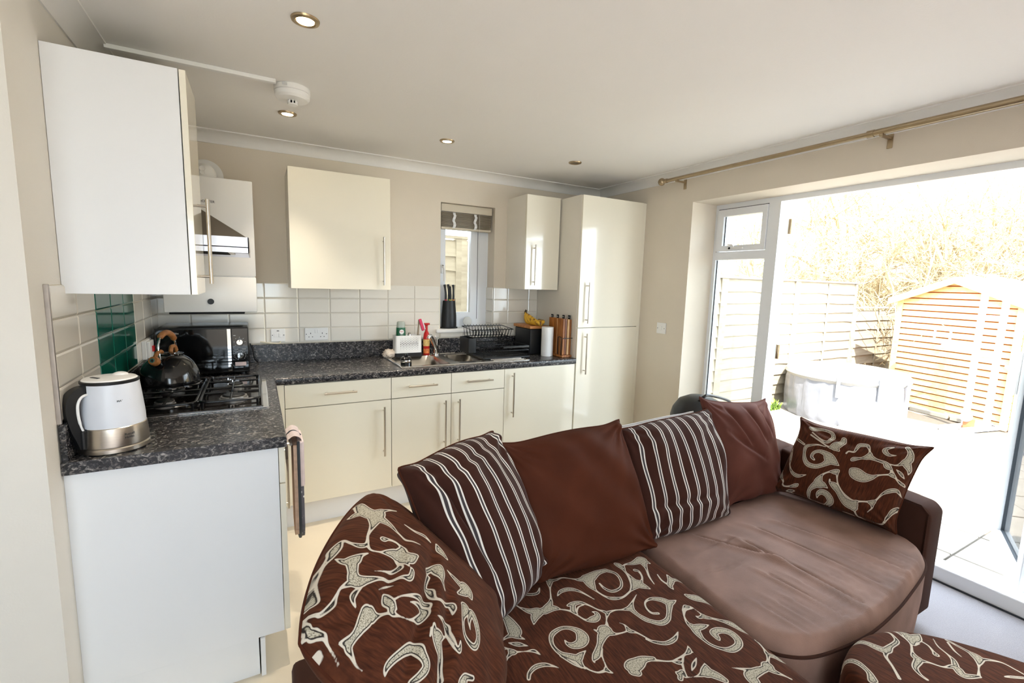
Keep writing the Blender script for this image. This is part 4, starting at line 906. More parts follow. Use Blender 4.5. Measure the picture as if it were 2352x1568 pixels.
# ---- knife block with knives on the sill
t = thing('knife_block', 'black oval knife block on the window sill', 'knife block', (1.868, 0.045, 1.10))
BX, BY = 1.866, 0.045
def oval(z, a, b, n=28): return [(BX+a*math.cos(2*math.pi*i/n), BY+b*math.sin(2*math.pi*i/n), z) for i in range(n)]
def loft(loops):
    n = len(loops[0]); vs = [p for L in loops for p in L]; fs = []
    for k in range(len(loops)-1): fs += [(k*n+i, k*n+(i+1) % n, (k+1)*n+(i+1) % n, (k+1)*n+i) for i in range(n)]
    fs += [tuple(range(n-1, -1, -1)), tuple((len(loops)-1)*n+i for i in range(n))]
    return G().add(vs, fs)
obj('body', loft([oval(1.109, 0.062, 0.047), oval(1.20, 0.060, 0.045), oval(1.318, 0.050, 0.038)]), M['black_matt'], t, smooth=True)
obj('foot_plate', loft([oval(1.1005, 0.072, 0.055), oval(1.108, 0.072, 0.055), oval(1.110, 0.066, 0.05)]), M['black_matt'], t, smooth=True)
for i, (dx, dy, h, col, lb) in enumerate(((-0.032, -0.012, 0.125, (200, 40, 60), 'black handled knife with red bolster, leftmost in the block'), (0.002, 0.012, 0.128, (120, 160, 90), 'black handled knife at the back middle of the block'),
                          (0.006, -0.014, 0.104, (210, 190, 60), 'shorter black handled knife with yellow bolster in the middle'), (0.034, -0.004, 0.125, (220, 130, 40), 'black handled knife with orange bolster, rightmost in the block'))):
    t = thing('knife', lb, 'knife', (BX+dx, BY+dy, 1.318), group='knives in the block')
    tl = 0.10*dx
    obj('handle', G().tube(smooth_path([(BX+dx, BY+dy, 1.326), (BX+dx+tl*0.3, BY+dy, 1.37), (BX+dx-0.004+tl, BY+dy, 1.42), (BX+dx-0.008+tl*1.2, BY+dy, 1.319+h)], 4), [0.0095]*4+[0.0085]*5+[0.010]*4, 8), M['black_matt'], t, smooth=True)
    obj('bolster', G().rbox(BX+dx-0.009, BX+dx+0.009, BY+dy-0.007, BY+dy+0.007, 1.3185, 1.330, 0.002), mat('bolster_%d' % i, rgb(*col), 0.4), t)
o = obj('suction_disc', G().lathe([(0.001, -0.001), (0.038, 0.0), (0.04, 0.003), (0.036, 0.006), (0.001, 0.004)], (2.045, 0.085, 1.145), 30, 'y'), mat('clear_disc', rgb(240, 238, 230), 0.2, alpha=0.55), smooth=True)
tag(o, 'round translucent disc leaning at the sink window behind the dish rack', 'disc')

# ---- oven glove over the drawer handle
t = thing('oven_glove', 'grey patterned double oven glove hanging from the left drawer handle', 'oven glove', (0.64, -1.32, 0.55))
def lens(y0, y1, z0, z1, n=10):
    pts = [(y0, z1), (y1, z1)]; r = (y1-y0)/2
    for i in range(n+1):
        a = math.radians(0-180*i/n); pts.append(((y0+y1)/2+r*math.cos(a), z0+r+r*math.sin(a)))
    return pts
m_gl = mat('glove_grey_dots', rgb(122, 120, 126), 0.85); nt = m_gl.node_tree; vz = nt.nodes.new('ShaderNodeTexVoronoi'); vz.inputs['Scale'].default_value = 55
nt.links.new(nt.nodes['Texture Coordinate'].outputs['Object'], vz.inputs['Vector']); rp = ramp(nt, [(0.0, rgb(235, 232, 230)), (0.22, rgb(225, 222, 222)), (0.3, rgb(108, 106, 114)), (1, rgb(100, 98, 106))])
nt.links.new(vz.outputs['Distance'], rp.inputs['Fac']); nt.links.new(rp.outputs[0], nt.nodes['Principled BSDF'].inputs['Base Color'])
m_li = mat('glove_lining', rgb(214, 184, 164), 0.9, var=0.15, vscale=40, bump=0.3, bscale=80)
ya, yb = -1.395, -1.225
obj('outer_mitt', G().prism(lens(ya, yb, 0.35, 0.60), 'x', 0.654, 0.670), m_gl, t)
obj('outer_cuff', G().rbox(0.652, 0.675, ya, yb, 0.60, 0.80, 0.008), mat('glove_cuff', rgb(226, 208, 206), 0.9, var=0.06, vscale=30), t)
obj('lining', G().prism(lens(ya+0.004, yb-0.004, 0.36, 0.78), 'x', 0.634, 0.653), m_li, t)
obj('piping', G().tube([(0.653, p[0], p[1]) for p in lens(ya, yb, 0.348, 0.80)[2:]]+[(0.653, ya, 0.80)], 0.006, 8), M['gasket'], t, smooth=True)
obj('fold', G().tube(smooth_path([(0.612, -1.31, 0.70), (0.612, -1.31, 0.79), (0.624, -1.31, 0.818), (0.645, -1.31, 0.822), (0.668, -1.31, 0.80)], 5), 0.004, 8), M['gasket'], t)
g = G(); pf = smooth_path([(0.611, 0.66), (0.611, 0.79), (0.622, 0.815), (0.640, 0.824), (0.662, 0.812), (0.668, 0.79)], 5); vs = []
for (x, z) in pf: vs += [(x, ya+0.004, z), (x, yb-0.004, z)]
g.add(vs, [(2*i, 2*i+1, 2*i+3, 2*i+2) for i in range(len(pf)-1)])
obj('folded_top', g, mat('glove_strap', rgb(214, 200, 200), 0.9, var=0.08, vscale=40), t, smooth=True)

# scroll strokes on the fabrics: (x, y, half width) in metres
STROKES_SEAT=[[(1.228,-2.25,0.0026),(1.246,-2.279,0.0106),(1.268,-2.294,0.0185)],
[(1.209,-2.179,0.0021),(1.218,-2.216,0.0027),(1.228,-2.25,0.0026)],
[(1.228,-2.339,0.0013),(1.248,-2.313,0.0135),(1.269,-2.299,0.0182)],
[(1.34,-2.319,0.0028),(1.321,-2.303,0.0139),(1.29,-2.301,0.0167)],
[(1.345,-2.257,0.0026),(1.33,-2.277,0.0084),(1.306,-2.296,0.0161)],
[(1.345,-2.257,0.003),(1.369,-2.216,0.0031),(1.385,-2.189,0.0105),(1.396,-2.181,0.0094)],
[(1.39,-2.181,0.0097),(1.379,-2.168,0.003)],
[(1.393,-2.18,0.0087),(1.415,-2.185,0.0056),(1.443,-2.186,0.0035),(1.472,-2.209,0.003),(1.491,-2.223,0.0094),(1.529,-2.229,0.023)],
[(1.529,-2.229,0.023),(1.572,-2.218,0.014),(1.611,-2.22,0.0096)],
[(1.52,-2.23,0.0239),(1.507,-2.265,0.0156),(1.503,-2.298,0.0044),(1.512,-2.336,0.0044),(1.529,-2.355,0.0082),(1.563,-2.364,0.0043),(1.609,-2.351,0.0034)],
[(1.611,-2.22,0.0096),(1.631,-2.253,0.0061),(1.618,-2.295,0.0052),(1.59,-2.322,0.0055),(1.552,-2.325,0.0072),(1.538,-2.301,0.0056),(1.54,-2.271,0.0032)],
[(1.37,-2.26,0.0022),(1.394,-2.246,0.0082),(1.427,-2.25,0.0094),(1.451,-2.277,0.0051),(1.469,-2.331,0.0019)],
[(1.268,-2.155,0.0053),(1.268,-2.185,0.0053),(1.287,-2.209,0.0065),(1.317,-2.217,0.0059),(1.339,-2.196,0.0022)],
[(1.67,-2.272,0.0037),(1.664,-2.302,0.0086),(1.657,-2.33,0.0195)],
[(1.657,-2.33,0.0195),(1.667,-2.345,0.0165),(1.682,-2.373,0.0016)],
[(1.654,-2.333,0.0184),(1.627,-2.345,0.0074),(1.609,-2.351,0.0034)],
[(1.663,-2.328,0.0195),(1.685,-2.326,0.0058),(1.706,-2.307,0.0035),(1.718,-2.279,0.0049),(1.711,-2.267,0.0075)],
[(1.609,-2.351,0.0034),(1.637,-2.325,0.0034),(1.663,-2.28,0.0037),(1.674,-2.246,0.0061),(1.677,-2.219,0.0122),(1.673,-2.205,0.0082)],
[(1.677,-2.242,0.0082),(1.699,-2.224,0.0038),(1.735,-2.23,0.0102),(1.781,-2.228,0.0217)],
[(1.781,-2.228,0.0217),(1.76,-2.272,0.0063),(1.73,-2.319,0.0035),(1.714,-2.359,0.0018)],
[(1.781,-2.228,0.0174),(1.794,-2.259,0.0033)],
[(1.372,-2.316,0.0051),(1.392,-2.317,0.0104),(1.416,-2.322,0.0076),(1.432,-2.342,0.004),(1.446,-2.373,0.003),(1.457,-2.389,0.0052),(1.464,-2.402,0.0078)],
[(1.39,-2.32,0.0087),(1.373,-2.343,0.0091),(1.374,-2.36,0.0049)],
[(1.342,-2.321,0.0027),(1.362,-2.339,0.004),(1.372,-2.367,0.0031),(1.383,-2.396,0.0045),(1.407,-2.404,0.014),(1.426,-2.399,0.0099),(1.432,-2.385,0.0069),(1.424,-2.375,0.0019)],
[(1.376,-2.357,0.003),(1.397,-2.338,0.0029),(1.42,-2.336,0.0028)],
[(1.464,-2.402,0.0078),(1.447,-2.418,0.0028),(1.434,-2.432,0.0024),(1.421,-2.445,0.0054),(1.407,-2.457,0.0231)],
[(1.469,-2.4,0.0062),(1.495,-2.402,0.003),(1.52,-2.411,0.004),(1.547,-2.418,0.0127)],
[(1.547,-2.418,0.0127),(1.572,-2.399,0.0048),(1.615,-2.374,0.0013)],
[(1.547,-2.418,0.0111),(1.547,-2.448,0.0078),(1.555,-2.477,0.0099),(1.568,-2.496,0.0075)],
[(1.379,-2.439,0.002),(1.388,-2.452,0.0071),(1.405,-2.46,0.0175),(1.384,-2.472,0.0149),(1.359,-2.492,0.0094),(1.338,-2.509,0.0104),(1.322,-2.521,0.0117),(1.306,-2.53,0.0052),(1.302,-2.539,0.0014)],
[(1.407,-2.461,0.0186),(1.416,-2.473,0.0111),(1.43,-2.484,0.004),(1.463,-2.489,0.0028),(1.476,-2.481,0.0026)],
[(1.435,-2.432,0.003),(1.423,-2.462,0.0026),(1.428,-2.483,0.0024)],
[(1.351,-2.509,0.0039),(1.335,-2.531,0.0025),(1.323,-2.56,0.0025),(1.316,-2.572,0.0069),(1.324,-2.587,0.0021)],
[(1.316,-2.572,0.0056),(1.292,-2.569,0.0031),(1.277,-2.555,0.0025),(1.269,-2.539,0.0031)],
[(1.469,-2.452,0.0015),(1.477,-2.466,0.0026),(1.474,-2.484,0.0071),(1.474,-2.492,0.0087),(1.49,-2.511,0.0035),(1.506,-2.556,0.0035)],
[(1.276,-2.433,0.0018),(1.276,-2.45,0.0071),(1.288,-2.463,0.0127),(1.312,-2.464,0.0172),(1.33,-2.448,0.0191),(1.333,-2.424,0.0127),(1.318,-2.401,0.0079),(1.294,-2.39,0.0074),(1.262,-2.395,0.0086),(1.243,-2.411,0.0069),(1.233,-2.438,0.0061),(1.237,-2.468,0.0078),(1.254,-2.49,0.012),(1.269,-2.504,0.0137),(1.285,-2.499,0.0091),(1.307,-2.493,0.0014)],
[(1.268,-2.506,0.0125),(1.265,-2.525,0.0075),(1.267,-2.541,0.0034)],
[(1.234,-2.476,0.0052),(1.248,-2.513,0.005),(1.261,-2.535,0.0036)],
[(1.135,-2.214,0.0063),(1.156,-2.233,0.0084),(1.168,-2.269,0.0121),(1.167,-2.309,0.0192),(1.163,-2.337,0.0215),(1.159,-2.354,0.0103),(1.175,-2.377,0.0015)],
[(1.154,-2.344,0.0125),(1.133,-2.344,0.0061),(1.102,-2.35,0.0024),(1.077,-2.345,0.003)],
[(1.125,-2.365,0.0014),(1.136,-2.375,0.0059),(1.148,-2.384,0.0086),(1.16,-2.394,0.0047),(1.17,-2.403,0.0014)],
[(1.074,-2.35,0.0077),(1.09,-2.362,0.0083),(1.1,-2.374,0.0072),(1.114,-2.385,0.0033),(1.119,-2.401,0.0109),(1.132,-2.407,0.0037),(1.155,-2.417,0.0023),(1.175,-2.426,0.0063),(1.184,-2.447,0.0013)],
[(1.113,-2.403,0.0075),(1.096,-2.412,0.0044),(1.083,-2.418,0.0071),(1.062,-2.427,0.0093),(1.043,-2.435,0.0185),(1.031,-2.448,0.0192)],
[(1.114,-2.499,0.0051),(1.126,-2.484,0.0063),(1.15,-2.475,0.008),(1.175,-2.48,0.0073),(1.193,-2.494,0.0038),(1.205,-2.508,0.0012)],
[(1.369,-2.591,0.0052),(1.388,-2.594,0.0217),(1.407,-2.594,0.0205),(1.432,-2.591,0.013),(1.46,-2.601,0.0073)],
[(1.378,-2.608,0.0144),(1.385,-2.617,0.012)],
[(1.438,-2.59,0.0094),(1.466,-2.611,0.0038),(1.497,-2.629,0.0025),(1.524,-2.631,0.0027),(1.554,-2.63,0.0038),(1.575,-2.627,0.0081),(1.588,-2.611,0.0011)],
[(1.575,-2.627,0.0067),(1.582,-2.635,0.0016)],
[(1.502,-2.633,0.003),(1.515,-2.643,0.0075),(1.526,-2.645,0.0038),(1.543,-2.634,0.0026),(1.559,-2.629,0.0023)],
[(1.519,-2.651,0.0038),(1.507,-2.667,0.003),(1.495,-2.68,0.0065),(1.497,-2.687,0.0024),(1.52,-2.696,0.0022),(1.544,-2.699,0.0092),(1.561,-2.698,0.0167),(1.579,-2.676,0.0011)],
[(1.561,-2.698,0.0167),(1.575,-2.721,0.0138),(1.582,-2.739,0.0092)],
[(1.498,-2.669,0.0084),(1.485,-2.669,0.0078),(1.482,-2.661,0.0021)],
[(1.489,-2.671,0.0078),(1.476,-2.682,0.0078)],
[(1.525,-2.678,0.0013),(1.548,-2.666,0.0063),(1.574,-2.653,0.0013)],
[(1.495,-2.539,0.0029),(1.51,-2.558,0.0062),(1.537,-2.576,0.0075),(1.573,-2.575,0.0076),(1.606,-2.559,0.0015)],
[(1.717,-2.453,0.0018),(1.686,-2.452,0.0136),(1.673,-2.431,0.0123),(1.645,-2.412,0.0072),(1.614,-2.416,0.0034),(1.596,-2.438,0.0029),(1.594,-2.463,0.0045),(1.612,-2.474,0.0051)],
[(1.683,-2.455,0.0127),(1.651,-2.483,0.0081),(1.62,-2.506,0.009),(1.589,-2.51,0.0109),(1.568,-2.495,0.0095),(1.554,-2.472,0.0066)],
[(1.77,-2.447,0.0052),(1.781,-2.466,0.0144),(1.805,-2.488,0.0168),(1.818,-2.516,0.0038)],
[(1.698,-2.498,0.0034),(1.72,-2.487,0.0061),(1.724,-2.493,0.0088),(1.737,-2.5,0.0025),(1.739,-2.532,0.0028),(1.738,-2.549,0.009),(1.756,-2.566,0.0048),(1.778,-2.59,0.0075),(1.797,-2.616,0.0153),(1.805,-2.636,0.0161),(1.814,-2.65,0.005)],
[(1.739,-2.545,0.0077),(1.72,-2.544,0.006),(1.715,-2.535,0.0018)],
[(1.698,-2.498,0.0031),(1.675,-2.525,0.0029),(1.664,-2.548,0.0064),(1.666,-2.569,0.0136),(1.658,-2.588,0.0121),(1.652,-2.612,0.0065),(1.655,-2.639,0.0057),(1.671,-2.662,0.0065),(1.695,-2.677,0.0113),(1.731,-2.674,0.0115),(1.75,-2.655,0.0125),(1.751,-2.628,0.0129),(1.731,-2.61,0.0129),(1.705,-2.609,0.0125),(1.697,-2.627,0.0091),(1.693,-2.639,0.0013)],
[(1.668,-2.57,0.0145),(1.693,-2.575,0.0113),(1.719,-2.58,0.0016)],
[(1.682,-2.516,0.0027),(1.706,-2.502,0.0032),(1.732,-2.504,0.0032)],
[(1.754,-2.409,0.0019),(1.761,-2.387,0.0097),(1.786,-2.368,0.0117),(1.799,-2.337,0.0019)],
[(1.786,-2.368,0.0117),(1.807,-2.373,0.008),(1.821,-2.388,0.0034)],
[(1.757,-2.38,0.0038),(1.756,-2.353,0.0034),(1.768,-2.321,0.002)],
[(1.804,-2.682,0.0056),(1.798,-2.697,0.0036),(1.787,-2.717,0.0036),(1.778,-2.734,0.0072),(1.791,-2.751,0.0102),(1.801,-2.762,0.0125),(1.821,-2.763,0.0038)],
[(1.779,-2.734,0.0065),(1.755,-2.749,0.0042),(1.727,-2.761,0.0104),(1.701,-2.76,0.0115),(1.679,-2.749,0.0073),(1.637,-2.72,0.0012)],
[(1.734,-2.761,0.0172),(1.733,-2.777,0.0096),(1.746,-2.802,0.0031),(1.752,-2.817,0.0026)],
[(1.701,-2.76,0.0129),(1.661,-2.759,0.0172),(1.652,-2.775,0.0161)],
[(1.809,-2.684,0.0067),(1.816,-2.699,0.0032),(1.816,-2.717,0.0024)]]
STROKES_POUFFE=[[(2.007,-2.776,0.0026),(2.062,-2.779,0.011),(2.079,-2.792,0.0131),(2.093,-2.815,0.0139),(2.098,-2.842,0.0102),(2.103,-2.868,0.0131),(2.113,-2.885,0.0131),(2.142,-2.884,0.0082),(2.181,-2.884,0.0076),(2.199,-2.873,0.0049),(2.214,-2.848,0.0035),(2.206,-2.822,0.0036),(2.176,-2.803,0.0036),(2.151,-2.801,0.0038),(2.14,-2.818,0.0014)],
[(2.128,-2.778,0.0087),(2.116,-2.789,0.0054),(2.099,-2.81,0.0027)],
[(2.116,-2.886,0.0097),(2.085,-2.896,0.0047),(2.059,-2.922,0.0033),(2.025,-2.952,0.0042)],
[(2.133,-2.776,0.0032),(2.181,-2.79,0.003),(2.222,-2.813,0.0029),(2.24,-2.84,0.0028),(2.245,-2.859,0.0043),(2.248,-2.882,0.012),(2.24,-2.898,0.0173),(2.258,-2.903,0.0153),(2.292,-2.9,0.0015)],
[(2.236,-2.9,0.0153),(2.214,-2.913,0.0057),(2.236,-2.92,0.0017)],
[(2.243,-2.841,0.0032),(2.23,-2.877,0.0026),(2.211,-2.907,0.0029),(2.176,-2.924,0.0039),(2.158,-2.937,0.0098),(2.151,-2.948,0.011),(2.11,-2.955,0.0078),(2.091,-2.973,0.0051),(2.086,-2.99,0.0042)],
[(2.151,-2.948,0.0094),(2.166,-2.966,0.0038),(2.181,-2.992,0.0031),(2.207,-3.005,0.0083),(2.21,-3.014,0.012),(2.194,-3.032,0.0111),(2.229,-3.054,0.0053)],
[(2.254,-2.913,0.0032),(2.25,-2.935,0.0026),(2.233,-2.953,0.0039),(2.223,-2.963,0.0082)],
[(2.302,-2.93,0.0015),(2.273,-2.951,0.0023),(2.257,-2.977,0.0027),(2.243,-2.995,0.0065),(2.222,-3.006,0.0087)],
[(2.336,-2.951,0.0051),(2.333,-2.973,0.0049),(2.33,-3.003,0.0069),(2.324,-3.022,0.0147),(2.307,-3.031,0.0098),(2.274,-3.04,0.0024),(2.233,-3.052,0.0039)],
[(2.324,-2.957,0.0031),(2.295,-2.981,0.0027),(2.281,-3.002,0.0013)],
[(2.318,-3.03,0.0075),(2.34,-3.041,0.0051),(2.363,-3.064,0.0032),(2.362,-3.091,0.0029),(2.359,-3.11,0.0024)],
[(1.917,-2.873,0.0018),(1.895,-2.859,0.0053),(1.899,-2.84,0.008),(1.927,-2.826,0.0095),(1.963,-2.823,0.0093),(1.988,-2.84,0.0084),(1.991,-2.866,0.0084),(1.979,-2.899,0.0079),(1.959,-2.918,0.012)],
[(2.294,-3.087,0.002),(2.31,-3.095,0.0046),(2.341,-3.114,0.0046)]]
STROKES_CUSHION_A=[[(0.167,0.201,0.0046),(0.15,0.213,0.0071),(0.152,0.236,0.008),(0.174,0.249,0.0088),(0.208,0.244,0.0134),(0.233,0.226,0.0226),(0.28,0.207,0.0018)],
[(0.231,0.213,0.0183),(0.213,0.19,0.0112),(0.186,0.172,0.0107),(0.151,0.17,0.0116),(0.126,0.187,0.01),(0.107,0.222,0.0073),(0.099,0.253,0.0102),(0.119,0.268,0.0061),(0.153,0.279,0.0037),(0.19,0.278,0.0016)],
[(0.009,0.321,0.0023),(0.012,0.292,0.0061),(0.009,0.271,0.0053),(0.009,0.246,0.0028)],
[(0.026,0.283,0.0061),(0.083,0.264,0.0049)],
[(0.02,0.234,0.002),(0.03,0.199,0.009),(0.039,0.173,0.0081),(0.052,0.14,0.0037),(0.084,0.108,0.0081),(0.12,0.101,0.009),(0.158,0.118,0.002)],
[(0.07,0.362,0.0061),(0.094,0.358,0.0122),(0.138,0.366,0.0073),(0.184,0.359,0.0081),(0.2,0.329,0.01),(0.187,0.303,0.0071),(0.152,0.311,0.0037),(0.096,0.337,0.0037)],
[(0.092,0.323,0.0041),(0.147,0.302,0.0037),(0.204,0.282,0.0046),(0.229,0.294,0.0191),(0.248,0.313,0.0158),(0.248,0.339,0.0114)],
[(0.232,0.286,0.0153),(0.254,0.276,0.0044)],
[(0.287,0.274,0.0037),(0.293,0.286,0.0034),(0.317,0.291,0.0045),(0.32,0.324,0.0095),(0.337,0.334,0.0093),(0.357,0.335,0.0075),(0.375,0.31,0.0043),(0.38,0.287,0.0141),(0.355,0.27,0.0053),(0.325,0.256,0.01),(0.32,0.247,0.0029)],
[(0.38,0.287,0.0141),(0.412,0.281,0.0069),(0.448,0.278,0.0083),(0.46,0.268,0.0131),(0.479,0.259,0.005)],
[(0.441,0.279,0.0034),(0.491,0.283,0.0034),(0.518,0.308,0.0137),(0.528,0.323,0.0171),(0.519,0.354,0.0097),(0.494,0.379,0.0072)],
[(0.529,0.299,0.0167),(0.545,0.279,0.0094),(0.548,0.258,0.0018)],
[(0.478,0.325,0.0017),(0.45,0.319,0.0068),(0.43,0.331,0.0109),(0.432,0.344,0.0072),(0.454,0.36,0.003)],
[(0.338,0.204,0.0126),(0.359,0.194,0.0267),(0.392,0.187,0.0226),(0.422,0.197,0.0119),(0.444,0.216,0.004),(0.476,0.232,0.004),(0.491,0.236,0.0103),(0.509,0.226,0.0031)],
[(0.491,0.236,0.0086),(0.48,0.248,0.003),(0.48,0.256,0.0031)],
[(0.509,0.226,0.0031),(0.535,0.212,0.0067),(0.549,0.207,0.0061),(0.556,0.2,0.0012)],
[(0.479,0.259,0.0034),(0.512,0.227,0.0031)],
[(0.497,0.265,0.0017),(0.522,0.251,0.0074),(0.541,0.236,0.002)],
[(0.288,0.187,0.0022),(0.277,0.175,0.0128),(0.251,0.166,0.0044),(0.227,0.141,0.0055),(0.222,0.105,0.0187),(0.228,0.095,0.0205),(0.246,0.097,0.013),(0.271,0.088,0.0015)],
[(0.218,0.091,0.0171),(0.194,0.058,0.0101),(0.191,0.021,0.0081),(0.197,0.001,0.0033),(0.235,0,0.0033),(0.271,0.001,0.0063),(0.295,0.028,0.0155),(0.278,0.055,0.0153),(0.251,0.062,0.0136),(0.235,0.047,0.0099),(0.233,0.022,0.002)],
[(0.264,0.133,0.0029),(0.271,0.119,0.0056),(0.293,0.11,0.0148),(0.319,0.09,0.013),(0.349,0.061,0.0164),(0.372,0.05,0.0215),(0.392,0.05,0.0211),(0.402,0.069,0.0086),(0.413,0.075,0.0041),(0.442,0.086,0.0041),(0.462,0.089,0.0123),(0.473,0.106,0.0042),(0.485,0.138,0.0052),(0.508,0.161,0.0096),(0.537,0.173,0.008),(0.56,0.151,0.0007)],
[(0.283,0.177,0.0073),(0.292,0.147,0.0032),(0.307,0.12,0.0033),(0.341,0.09,0.0033),(0.381,0.072,0.0031),(0.408,0.072,0.0031)],
[(0.462,0.089,0.0123),(0.467,0.064,0.0035),(0.454,0.039,0.0018)],
[(0.397,0.04,0.0177),(0.404,0.026,0.0053),(0.416,0.004,0.0038),(0.43,0.001,0.0039),(0.454,0.001,0.0013),(0.511,0.009,0.0027),(0.532,0.047,0.0062),(0.549,0.082,0.009),(0.56,0.104,0.0044)],
[(0.348,0,0.0022),(0.375,0.001,0.0028),(0.399,0,0.0028)],
[(0.008,0.108,0.0017),(0.009,0.084,0.0119),(0.044,0.057,0.0049),(0.059,0.029,0.0041),(0.089,0.033,0.0049),(0.12,0.049,0.0102),(0.132,0.062,0.002)],
[(0.071,0.001,0.0025),(0.097,0.011,0.007),(0.119,0.018,0.0033)],
[(0.074,0,0.0017),(0.103,0,0.0039)]]
STROKES_CUSHION_B=[[(0.434,0.551,0.0073),(0.397,0.525,0.0217),(0.383,0.504,0.0264),(0.404,0.496,0.0139),(0.413,0.484,0.0062),(0.436,0.457,0.0026)],
[(0.38,0.538,0.0127),(0.364,0.548,0.0059)],
[(0.379,0.498,0.0219),(0.325,0.496,0.0089),(0.274,0.499,0.0031),(0.242,0.495,0.0048),(0.231,0.505,0.008),(0.238,0.524,0.0037),(0.251,0.541,0.0037),(0.225,0.546,0.0101),(0.2,0.548,0.0068),(0.174,0.554,0.0033),(0.15,0.558,0.0048),(0.116,0.559,0.0044),(0.072,0.556,0.0084),(0.078,0.56,0.0084)],
[(0.368,0.488,0.017),(0.35,0.459,0.0086),(0.327,0.432,0.004),(0.322,0.402,0.0037),(0.335,0.368,0.0018)],
[(0.242,0.495,0.0048),(0.226,0.483,0.0028),(0.23,0.461,0.0028),(0.24,0.441,0.0097),(0.255,0.411,0.0176),(0.249,0.393,0.0172),(0.28,0.371,0.0036)],
[(0.259,0.412,0.0168),(0.286,0.411,0.0071),(0.287,0.423,0.0036),(0.281,0.451,0.0045),(0.275,0.463,0.0092)],
[(0.241,0.403,0.0116),(0.225,0.391,0.0033)],
[(0.187,0.539,0.0023),(0.175,0.523,0.01),(0.182,0.509,0.0147),(0.201,0.498,0.0061),(0.214,0.485,0.0019)],
[(0.178,0.511,0.0148),(0.15,0.502,0.0127),(0.135,0.491,0.0178),(0.144,0.472,0.0109),(0.163,0.443,0.0047),(0.184,0.405,0.004),(0.198,0.379,0.008),(0.219,0.377,0.0067),(0.224,0.384,0.0017)],
[(0.129,0.497,0.0098),(0.107,0.516,0.003),(0.089,0.52,0.0036),(0.067,0.524,0.0065),(0.044,0.542,0.0043),(0.044,0.56,0.0034)],
[(0.174,0.46,0.0012),(0.193,0.428,0.0033),(0.214,0.407,0.0068),(0.226,0.407,0.0034)],
[(0.237,0.45,0.003),(0.237,0.419,0.003),(0.221,0.405,0.0025)],
[(0.123,0.478,0.0033),(0.104,0.487,0.0065),(0.09,0.488,0.0063),(0.083,0.475,0.0018)],
[(0.14,0.437,0.0015),(0.162,0.419,0.0024),(0.166,0.407,0.001)],
[(0.139,0.416,0.0075),(0.128,0.409,0.0105),(0.118,0.398,0.0103),(0.107,0.394,0.0077),(0.11,0.374,0.0023),(0.119,0.345,0.0027),(0.147,0.317,0.0103),(0.166,0.316,0.0081),(0.158,0.342,0.005),(0.15,0.36,0.0014)],
[(0.134,0.398,0.0023),(0.154,0.378,0.0025),(0.179,0.334,0.0077),(0.18,0.312,0.0066),(0.162,0.307,0.0012)],
[(0.118,0.387,0.0025),(0.129,0.396,0.0024)],
[(0.087,0.459,0.0037),(0.084,0.444,0.0181),(0.058,0.451,0.0129),(0.042,0.456,0.0097),(0.028,0.46,0.0102),(0.02,0.447,0.0053),(0.013,0.428,0.0017),(0.012,0.408,0.001)],
[(0.089,0.436,0.0168),(0.099,0.415,0.0047),(0.104,0.392,0.0024)],
[(0.031,0.462,0.0099),(0.023,0.483,0.0016)],
[(0.042,0.56,0.002),(0.03,0.56,0.0042),(0.014,0.549,0.0097),(0.017,0.531,0.0074),(0.017,0.516,0.0036),(0.01,0.495,0.0022),(0.004,0.463,0.001)],
[(0.011,0.552,0.0067),(0.001,0.558,0.0013)],
[(0,0.519,0.0025),(0,0.514,0.0043),(0,0.499,0.0019)],
[(0.02,0.355,0.0016),(0.032,0.359,0.0076),(0.056,0.343,0.0089),(0.086,0.314,0.0108),(0.074,0.29,0.0102),(0.064,0.27,0.0111),(0.043,0.278,0.0091),(0.027,0.293,0.0062)],
[(0.132,0.291,0.0031),(0.119,0.28,0.0099),(0.116,0.26,0.016),(0.104,0.241,0.0086),(0.08,0.227,0.0048),(0.063,0.218,0.0051)],
[(0.119,0.27,0.0152),(0.143,0.245,0.0024)],
[(0.108,0.29,0.0023),(0.123,0.294,0.0022)],
[(0.271,0.332,0.0068),(0.298,0.314,0.009),(0.286,0.303,0.0159),(0.257,0.293,0.0073),(0.241,0.279,0.0039)],
[(0.263,0.323,0.0063),(0.227,0.325,0.0058),(0.218,0.314,0.0081),(0.19,0.298,0.0037),(0.214,0.258,0.0064),(0.207,0.247,0.0071),(0.189,0.244,0.0012)],
[(0.231,0.226,0.0039),(0.23,0.213,0.0148),(0.19,0.218,0.0057),(0.162,0.206,0.0052),(0.154,0.182,0.0063),(0.159,0.162,0.008),(0.184,0.159,0.0076),(0.214,0.173,0.0099),(0.233,0.192,0.0104),(0.202,0.197,0.0057),(0.183,0.189,0.0014)],
[(0.151,0.29,0.0012),(0.165,0.254,0.0072),(0.148,0.239,0.0049),(0.121,0.218,0.0047),(0.122,0.206,0.0076),(0.136,0.21,0.0031)],
[(0.309,0.28,0.0018),(0.304,0.258,0.0064),(0.298,0.229,0.0109),(0.299,0.212,0.0197),(0.28,0.194,0.0035)],
[(0.283,0.219,0.0129),(0.259,0.24,0.0043)],
[(0.385,0.423,0.0019),(0.379,0.392,0.0041),(0.383,0.362,0.0054),(0.375,0.339,0.0017)],
[(0.38,0.322,0.0034),(0.36,0.306,0.0106),(0.35,0.284,0.0038)],
[(0.078,0.165,0.0141),(0.091,0.163,0.0086),(0.102,0.141,0.006)]]

